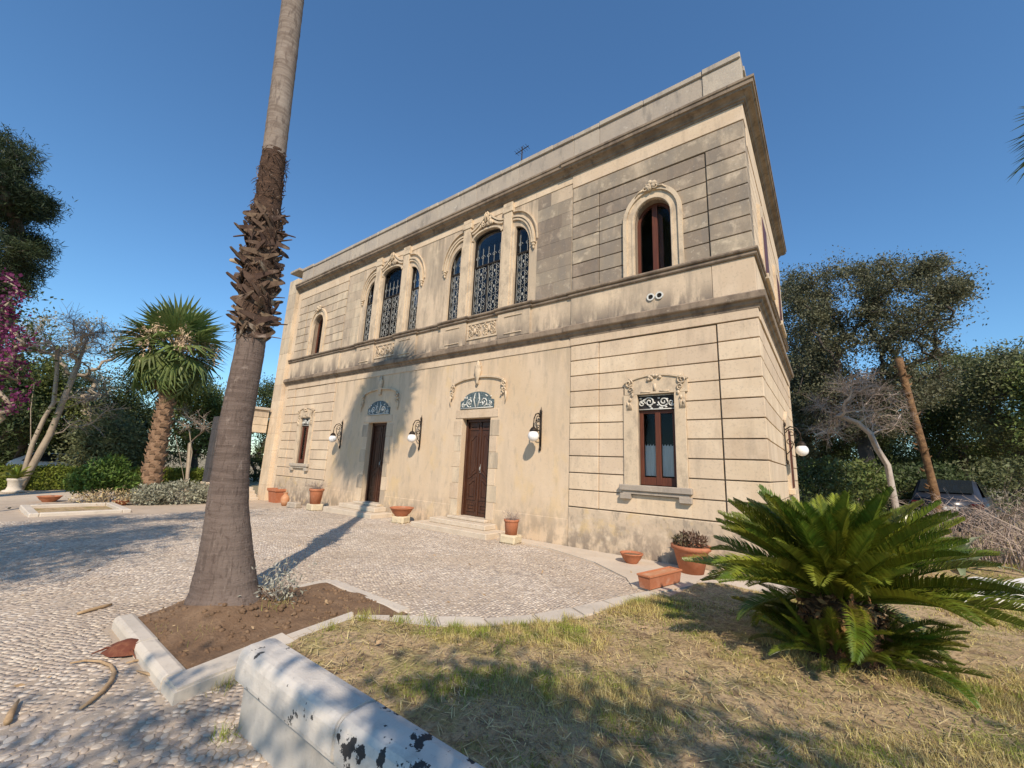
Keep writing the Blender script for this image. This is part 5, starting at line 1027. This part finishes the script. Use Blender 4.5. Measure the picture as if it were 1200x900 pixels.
for i in range(84):                                       # offsets round the foot
    a = rnd.uniform(0, 6.28); r = rnd.uniform(.28, .46); el = R(rnd.uniform(12, 66)); s = rnd.uniform(.36, .70)
    o = link('frond', FR[rnd.randrange(4)], None, cyc, (r*math.cos(a), r*math.sin(a), rnd.uniform(.02, .2))); o.rotation_euler = (Matrix.Rotation(a+rnd.uniform(-.9, .9), 4, 'Z') @ Matrix.Rotation(-el, 4, 'Y')).to_euler(); o.scale = (s, s*1.1, s)
# small yellow cycad fronds in the urn
for i in range(16): o = link('frond', FR[i % 4], None, ur, (0, 0, .68)); o.rotation_euler = (Matrix.Rotation(i*2.4, 4, 'Z') @ Matrix.Rotation(-R(55-40*(i/16)), 4, 'Y')).to_euler(); o.scale = (.95,)*3
# ================================================================== hedge and shrubs
g = np.random.default_rng(23)
hd = empty('clipped_hedge', (-27.6, -4.6, -.2), label='long low clipped green hedge across the garden', cat='hedge'); hl, hw_, hh = 6.2, .5, .98
n = 42000; P = np.stack([g.uniform(-hw_, hw_, n), g.uniform(-hl, hl, n), g.uniform(.0, hh, n)], 1); edge = np.abs(P[:, 0])/hw_; top_ = P[:, 2]/hh; P = P[(edge > .72) | (top_ > .8)]; P += g.normal(size=P.shape)*.045
leaves('foliage', P, .12, 'leaf_hedge', hd, g, .55); MB().box(-hw_*.72, hw_*.72, -hl, hl, 0, hh*.82).build('inner_branches', 'leaf_hedge', hd)
def shrub(name, lab, loc, ells_, n, size, m, seed, aspect=.4, bias=(0, 0, .4), stems=20):
    g = np.random.default_rng(seed); s = empty(name, loc, label=lab, cat='shrub'); P = []
    for (x_, y_, z_, rx, ry, rz, k) in ells_:
        v = unit(g.normal(size=(int(n*k), 3)))*(g.uniform(.15, 1, (int(n*k), 1))**.4); P.append(v*np.array([rx, ry, rz])+np.array([x_, y_, z_]))
    P = np.concatenate(P); P = P[P[:, 2] > .0]; leaves('foliage', P, size, m, s, g, aspect, bias); mb = MB()
    for i in range(stems): q = P[g.integers(len(P))]; mb.tube([(q[0]*.15, q[1]*.15, -.03), (q[0]*.5, q[1]*.5, q[2]*.6), tuple(q)], [.02, .014, .006], 4, False)
    mb.build('stems', 'bark_pale', s, False, False); return s
def gp_(px_, py_, z=-.2): p_ = ongr(px_, py_, z); return (p_.x, p_.y, z)
shrub('silver_shrub', 'wide silvery grey shrub in the bed before the hedge', gp_(212, 590), [(0, 0, .35, .7, 1.2, .5, 1), (.2, .9, .3, .6, .8, .42, .6), (-.1, -.9, .3, .6, .7, .4, .6)], 2600, .11, 'leaf_silver', 81)
shrub('leafy_shrub', 'bright green feathery shrub between the drive and the silver shrub', gp_(115, 588), [(0, 0, .95, .6, .75, .6, 1), (.1, .6, .7, .4, .5, .4, .5), (0, -.5, .7, .5, .5, .4, .5), (0, .2, 1.3, .35, .4, .35, .4)], 1700, .17, 'leaf_shrub', 82, .3)
shrub('dry_shrub', 'low brownish shrub under the feathery green one', gp_(128, 592), [(0, 0, .25, .6, 1.1, .3, 1)], 1200, .09, 'straw', 83, .25)
shrub('pale_cushion_shrub', 'low pale leafy cushion beside the hedge', gp_(160, 583), [(0, 0, .25, .5, .9, .3, 1)], 1100, .10, 'leaf_olive', 84)
shrub('clipped_shrub', 'dark green rounded shrub at the foot of the fan palm', gp_(262, 580), [(0, 0, .6, .8, .8, .7, 1)], 2200, .12, 'leaf_mid', 85)
# right: agaves, brush, edging
def agave(loc, lab, n, L_, seed):
    g = random.Random(seed); a = empty('agave', loc, label=lab, cat='plant')
    for i in range(n):
        az = i*2.4; el = R(78-60*(i/n)); mb = MB(); V = []; N_ = 7
        for k in range(N_+1):
            t = k/N_; w_ = .065*L_*(1.3 if False else 1)*math.sin(math.pi*min(1, .18+t*.82))**.8+.002; e2 = el-.9*t*t*(1-i/n*.2); x_ = L_*t*math.cos(el-.35*t*t); z_ = L_*t*math.sin(el-.45*t*t); V += [(x_, -w_, z_+w_*.35), (x_, 0, z_), (x_, w_, z_+w_*.35)]
        mb.add(V, [(k*3+j, k*3+j+1, k*3+j+4, k*3+j+3) for k in range(N_) for j in range(2)]); mb.build('leaf', 'leaf_agave', a, True, False).rotation_euler = (0, 0, az)
    return a
def on(px_, py_, dist): p_ = at(px_, py_, dist); return (p_.x, p_.y, gz(p_.x, p_.y)-.02)
agave(on(1118, 620, 13), 'pale broad-leaved agave behind the cycad beside the dry brush', 16, 1.05, 1); agave(on(1098, 620, 15), 'smaller pale agave at the foot of the leaning bare trunk', 12, .8, 2)
dr = random.Random(77)
def brush(loc, lab, n, rx, h, seed):
    g = random.Random(seed); b = empty('dry_brush', loc, label=lab, cat='brush'); mb = MB()
    for i in range(n):
        x_, y_ = g.uniform(-rx, rx), g.uniform(-rx, rx); a = g.uniform(0, 6.28); L_ = h*g.uniform(.4, 1.1); o_ = g.uniform(.1, .9); p0 = Vector((x_, y_, -.05)); p1 = p0+Vector((math.cos(a)*L_*.3*o_, math.sin(a)*L_*.3*o_, L_*.6)); p2 = p1+Vector((math.cos(a)*L_*.7*o_, math.sin(a)*L_*.7*o_, L_*.25))
        mb.tube([p0, p1, p2], [.014, .009, .003], 3, False)
        for _ in range(5): q = p1.lerp(p2, g.random()); mb.tube([q, q+Vector((g.gauss(0, .2), g.gauss(0, .2), g.gauss(.05, .15)))], [.005, .002], 3, False)
    o = mb.build('twigs', 'twig_dead', b, False, False); o['kind'] = 'stuff'; return b
SH=[(945, 560, 19, 1.3, 2.3, 'leaf_dark', 'dark shrub tight against the villa side wall'), (985, 562, 22, 1.5, 2.2, 'leaf_mid', 'leafy shrub left of the dead tree foot'), (1030, 560, 24, 1.7, 2.0, 'leaf_dark', 'dark shrub behind the dead tree foot'), (1075, 562, 25, 1.5, 2.1, 'leaf_dark', 'dark shrub at the foot of the leaning bare trunk'), (1165, 560, 27, 2.0, 2.4, 'leaf_olive', 'olive shrub behind the dry brush')]
for i, (px_, py_, dist, r_, h_, lm_, lb_) in enumerate(SH): shrub('understorey_shrub', lb_, on(px_, py_, dist), [(0, 0, h_*.5, r_, r_, h_*.55, 1), (r_*.5, .3, h_*.7, r_*.6, r_*.6, h_*.4, .5)], 2600, .16, lm_, 300+i)
brush(on(1180, 612, 16), 'tangled dry brown brush beside the dark parked car', 170, 1.2, 1.7, 5); brush(on(1250, 620, 15), 'dry brown brush at the border of the lawn', 170, 1.4, 1.6, 6)
for i, (px_, py_, dist, sx, sy, rz, lab) in enumerate(((1140, 690, 10.2, 1.1, .34, .9, 'white concrete edging slab lying behind the cycad'), (1192, 688, 10.4, .9, .34, .5, 'white concrete edging slab next to the dark stone'), (1215, 672, 11.5, 1.3, .36, .9, 'white concrete edging slab at the lawn border'))):
    p_ = on(px_, py_, dist); s = MB(); s.prism([(-sx/2, -sy/2), (sx/2, -sy/2), (sx/2, sy*.1), (sx*.35, sy/2), (-sx/2, sy/2)], 'Z', -.03, .2); o = s.build('edging_slab', 'white_concrete'); o.location = (p_[0], p_[1], gz(p_[0], p_[1])+.03); o.rotation_euler = (.12, -.08, rz); tag(o, lab, 'slab')
# ================================================================== cars
def car(loc, rz, m, lab, s=1.):
    c = empty('parked_car', loc, rz, lab, 'car'); c.scale = (s, s, s)
    prof = [(-2.1, .35), (2.05, .35), (2.15, .55), (2.1, .82), (1.9, .95), (1.05, 1.05), (.45, 1.52), (-1.25, 1.58), (-1.95, 1.15), (-2.15, .95), (-2.2, .6)]
    mb = MB(); n = len(prof); vs = []
    for yy, k in ((-.86, 1), (-.80, 1.0), (.80, 1.0), (.86, 1)): vs += [(x_, yy*(1 if z_ < 1.06 else .82), z_) for x_, z_ in prof]
    mb.prism([(x_, z_) for x_, z_ in prof], 'Y', -.84, .84); me = mb.mesh('body')
    for v in me.vertices:
        if v.co.z > 1.08: v.co.y *= .80
    bm = bmesh.new(); bm.from_mesh(me); bmesh.ops.bevel(bm, geom=bm.edges[:], offset=.06, segments=2, affect='EDGES'); bm.to_mesh(me); bm.free(); body = link('body', me, m, c)
    for p_ in me.polygons: p_.use_smooth = True
    def quad(nm, pts, mm): q = MB(); q.add(pts, [(0, 1, 2, 3)]); q.build(nm, mm, c, False, False)
    quad('windscreen', [(1.07, -.66, 1.08), (1.07, .66, 1.08), (.50, .62, 1.52), (.50, -.62, 1.52)], 'car_glass'); quad('rear_window', [(-2.0, -.64, 1.17), (-2.0, .64, 1.17), (-1.33, .6, 1.575), (-1.33, -.6, 1.575)], 'car_glass')
    for sg in (-1, 1):
        quad('side_window', [(.85, sg*.845, 1.08), (-.2, sg*.845, 1.08), (-.2, sg*.70, 1.5), (.4, sg*.70, 1.5)], 'car_glass'); quad('side_window', [(-.28, sg*.845, 1.08), (-1.6, sg*.845, 1.08), (-1.2, sg*.70, 1.52), (-.28, sg*.70, 1.5)], 'car_glass')
        for xx, mm, nm in ((2.12, 'lamp_clear', 'headlight'), (-2.17, 'lamp_red', 'tail_light')): MB().cbox(xx-.05, xx+.05, sg*.68-.14, sg*.68+.14, .70, .86, .02).build(nm, mm, c)
        for xx in (-1.35, 1.3):
            q = MB(); q.prism([(xx+.33*math.cos(i*math.pi/10), .33+.33*math.sin(i*math.pi/10)) for i in range(20)], 'Y', sg*.72, sg*.88); wl = q.build('wheel', 'tyre', c); q = MB(); q.prism([(xx+.2*math.cos(i*math.pi/8), .33+.2*math.sin(i*math.pi/8)) for i in range(16)], 'Y', sg*.8, sg*.888); q.build('rim', 'rim', wl)
    MB().box(-2.225, -2.205, -.26, .26, .62, .73).build('number_plate', 'plate', c); return c
p_ = on(1118, 590, 23); car(p_, R(76), 'car_dark', 'dark car parked under the trees beside the dry brush', 1.05)
p_ = on(75, 556, 36); car((p_[0], p_[1], p_[2]), R(70), 'car_white', 'white car parked in deep shade behind the hedge')
# ================================================================== debris on the cobbles
def deb(name, lab, cat, px_, py_, build): p_ = ongr(px_, py_, .012); o = empty(name, (p_.x, p_.y, .012), label=lab, cat=cat); build(o); return o
def sheath(o):
    mb = MB(); n, m_ = 9, 6; V = []
    for i in range(n):
        t = i/(n-1); w_ = .12*math.sin(math.pi*min(1, .15+.8*t))
        for j in range(m_): s = -1+2*j/(m_-1); V.append((-.17+.36*t+rnd.uniform(-.008, .008), s*w_, .005+.10*(1-s*s)*math.sin(math.pi*t)+rnd.uniform(0, .012)))
    mb.add(V, [(i*m_+j, i*m_+j+1, (i+1)*m_+j+1, (i+1)*m_+j) for i in range(n-1) for j in range(m_-1)]); mb.build('husk', 'dead_leaf', o, True, False)
    q = MB(); [q.tube([(0, 0, .04), (.14*math.cos(a), .14*math.sin(a), .05), (.24*math.cos(a), .22*math.sin(a), .01)], [.012, .009, .004], 4) for a in (.3, 1.1, 2.7, 3.5, 5.6)]; q.build('stalks', 'dead_leaf', o)
deb('fallen_husk', 'crumpled reddish brown palm husk on the cobbles by the kerb', 'husk', 148, 764, sheath).rotation_euler.z = .7
def path_px(pts, r): return lambda o: MB().tube([tuple(ongr(x_, y_, .022)-Vector(o.location)) for x_, y_ in pts], r, 6).build('stem', 'stalk', o, True)
deb('palm_stalk', 'curved dry palm stalk lying on the cobbles', 'stalk', 125, 800, path_px([(82, 777), (100, 774), (118, 775), (130, 780), (134, 788), (130, 798), (120, 810), (106, 822), (94, 830)], [.006, .009, .011, .013, .015, .016, .016, .014, .010]))
deb('palm_stick', 'straight dry palm stick lying in the tree shadow', 'stick', 112, 714, path_px([(91, 719), (105, 715), (120, 711), (131, 708)], [.014, .018, .018, .012]))
deb('palm_stub', 'short split palm stub lying on the cobbles', 'stick', 14, 832, path_px([(9, 846), (13, 835), (18, 826), (22, 820)], [.02, .018, .012, .006]))
deb('dry_leaf', 'flat dry straw leaf lying against the kerb', 'leaf', 188, 792, path_px([(160, 786), (178, 791), (198, 789)], [.006, .012, .004]))
deb('dry_twig', 'thin dry twig by the curved kerb end', 'twig', 157, 775, path_px([(148, 777), (158, 774), (166, 774)], [.006, .01, .006]))
# ================================================================== grass
def grass():
    g = np.random.default_rng(33); n = 1000000
    P = np.stack([g.uniform(-3.4, 6.5, n), g.uniform(-7.05, 11, n)], 1); P = P[inpoly(P, LAWN)]
    D = np.hypot(P[:, 0]-CAM[0], P[:, 1]-CAM[1]); patch = np.sin(P[:, 0]*2.1+1.3*np.sin(P[:, 1]*1.7))*np.sin(P[:, 1]*2.4+1.1*np.sin(P[:, 0]*1.9)); keep = g.uniform(0, 1, len(P)) < np.clip(30/D**2, .10, 1)*np.clip(.48+.9*patch, .12, 1)
    P = P[keep]; patch = patch[keep]; D = D[keep]; n = len(P); Z = np.array([lz(a, b) for a, b in P]); B = np.concatenate([P, Z[:, None]-.003], 1)
    a = g.uniform(0, 6.28, n); h = g.uniform(.012, .042, n)*(1+1.1*np.clip(patch, 0, 1)); lay = g.uniform(.6, 3.8, n)*np.where(patch > .3, .5, 1.)
    d = np.stack([np.cos(a)*lay, np.sin(a)*lay, np.ones(n)], 1); T = B+unit(d)*h[:, None]*1.5; wv = np.stack([-np.sin(a), np.cos(a), np.zeros(n)], 1)*(.0027*np.clip(D/4, .8, 3))[:, None]
    V = np.stack([B-wv, B+wv, T], 1).reshape(-1, 3); o = link('grass', npmesh('grass', V, np.arange(3*n).reshape(n, 3), 'grass')); tag(o, 'short dry and green grass over the lawn', 'grass', kind='stuff')
    k = 16000; S = np.stack([g.uniform(-3.3, 4, k), g.uniform(-7, -1, k)], 1); S = S[inpoly(S, LAWN)]; k = len(S); a = g.uniform(0, 6.28, k); L_ = g.uniform(.02, .13, k); z = np.array([lz(x_, y_) for x_, y_ in S])+g.uniform(.006, .04, k); c = np.stack([S[:, 0], S[:, 1], z], 1); dv = np.stack([np.cos(a), np.sin(a), g.normal(0, .12, k)], 1)*L_[:, None]*.5; wv = np.stack([-np.sin(a), np.cos(a), np.zeros(k)], 1)*.0028
    V = np.stack([c-dv-wv, c-dv+wv, c+dv+wv, c+dv-wv], 1).reshape(-1, 3); o = link('straw_litter', npmesh('straw_litter', V, np.arange(4*k).reshape(k, 4), 'straw')); tag(o, 'loose straw scattered over the lawn', 'straw', kind='stuff')
grass()
def tufts():
    g = np.random.default_rng(3); P = []
    def add(x_, y_, z_, n, r): P.append(np.stack([g.normal(x_, r, n), g.normal(y_, r, n), np.full(n, z_)], 1))
    for i in range(24): t = g.uniform(0, len(K_IN)-1.01); j = int(t); f = t-j; add(K_IN[j][0]*(1-f)+K_IN[j+1][0]*f+.06, K_IN[j][1]*(1-f)+K_IN[j+1][1]*f, lz(K_IN[j][0], K_IN[j][1]), 70, .05)
    for i in range(16): add(g.uniform(-2.3, 1), -6.98, .13, 80, .05)
    for i in range(26): a = g.uniform(0, 6.28); add(.78+.55*math.cos(a), -3.12+.5*math.sin(a), lz(.78, -3.1), 90, .08)
    add(-2.36, -7.32, 0, 60, .05); add(-4.3, -6.2, .09, 80, .09); add(-4.1, -6.9, .03, 60, .08); add(-4.4, -7.1, .03, 60, .1)
    B = np.concatenate(P); n = len(B); d = unit(np.stack([g.normal(0, .5, n), g.normal(0, .5, n), np.ones(n)], 1)); h = g.uniform(.04, .13, n)[:, None]; a = g.uniform(0, 6.28, n); wv = np.stack([np.cos(a), np.sin(a), np.zeros(n)], 1)*.0025
    V = np.stack([B-wv, B+wv, B+d*h], 1).reshape(-1, 3); o = link('grass_tufts', npmesh('grass_tufts', V, np.arange(3*n).reshape(n, 3), 'grass')); tag(o, 'longer grass tufts along kerb, wall and cycad', 'grass', kind='stuff')
tufts()
# dry leaf litter blown over cobbles, soil and lawn
g = np.random.default_rng(66); n = 1500; P = np.stack([g.uniform(-9, 3, n), g.uniform(-8.4, -1.2, n)], 1); w_ = g.uniform(0, 1, n); nearb = np.exp(-((P[:, 0]+4.2)/1.1)**2-((P[:, 1]+6.4)/1.3)**2); P = P[w_ < .22+.78*nearb]
inl = inpoly(P, LAWN); ins = (P[:, 0] > -4.95) & (P[:, 0] < -3.65) & (P[:, 1] > -7.2) & (P[:, 1] < -5.2)
Z = np.array([(lz(a, b)+.02 if l else soilz(a, b)+.012 if q else gz(a, b)+.014) for (a, b), l, q in zip(P, inl, ins)]); d_ = g.normal(size=(len(P), 3)); d_[:, 2] *= .12
lt = leaves('leaf_litter', np.concatenate([P, Z[:, None]], 1), .05, 'stalk', None, g, .35, jitter=.7, dirs=d_); tag(lt, 'small dry leaves scattered over cobbles, soil and lawn', 'leaf litter', kind='stuff')
# ================================================================== trees behind the photographer whose shade falls into the picture
def shade_tree(lab, base, ends_, seed, per=120, sig=.4, lm='leaf_olive', r0=.16):
    rng = random.Random(seed); ends = []
    for (x_, y_, z_, r, k) in ends_:
        for _ in range(k): v = Vector((rng.gauss(0, 1), rng.gauss(0, 1), rng.gauss(0, 1))).normalized()*r*rng.uniform(.2, 1)**.4; ends.append(Vector((x_, y_, z_))+v)
    return big_tree('garden_tree', lab, None, 0, None, 0, per, sig, .14, lm, 'bark_pale', r0, seed, ends=ends, base=(base[0], base[1], gz(*base)-.05))
shade_tree('leafy tree standing behind the low wall shading the lawn', (6.8, -12.2), [(3.9, -11.1, 5.2, .75, 11), (5.2, -11.0, 5.5, .8, 12), (6.3, -10.3, 5.2, .7, 9), (7.3, -9.5, 5.4, .8, 9), (8.2, -8.7, 5.6, .7, 7), (6.8, -11.3, 5.4, .7, 8), (8.0, -10.4, 5.4, .75, 8), (1.75, -12.4, 5.4, .2, 2), (3.4, -10.9, 5.2, .35, 3)], 91)
shade_tree('leafy tree standing by the drive shading the cobbles', (-2.6, -14.6), [(-3.2, -14.2, 7.2, 1.5, 18), (-4.8, -14.0, 7.0, 1.3, 14), (-6.6, -14.0, 7.2, 1.3, 12), (-7.4, -12.6, 7.2, 1.2, 10), (-4.6, -12.4, 7.6, .9, 7), (-6.8, -11.2, 8.2, 1.0, 6)], 92, per=150)
for o_ in bpy.data.objects:
    if o_.name.split('.')[0] in ('carving', 'scrollwork', 'tracery', 'leaf_clump', 'flowers', 'plant', 'green_leaves'): o_['kind'] = 'stuff' if o_.name.split('.')[0] in ('carving', 'scrollwork', 'tracery', 'leaf_clump', 'flowers', 'plant', 'green_leaves') else o_.get('kind', '')
for o_ in bpy.data.objects:
    if o_.get('kind', 1) == '': del o_['kind']
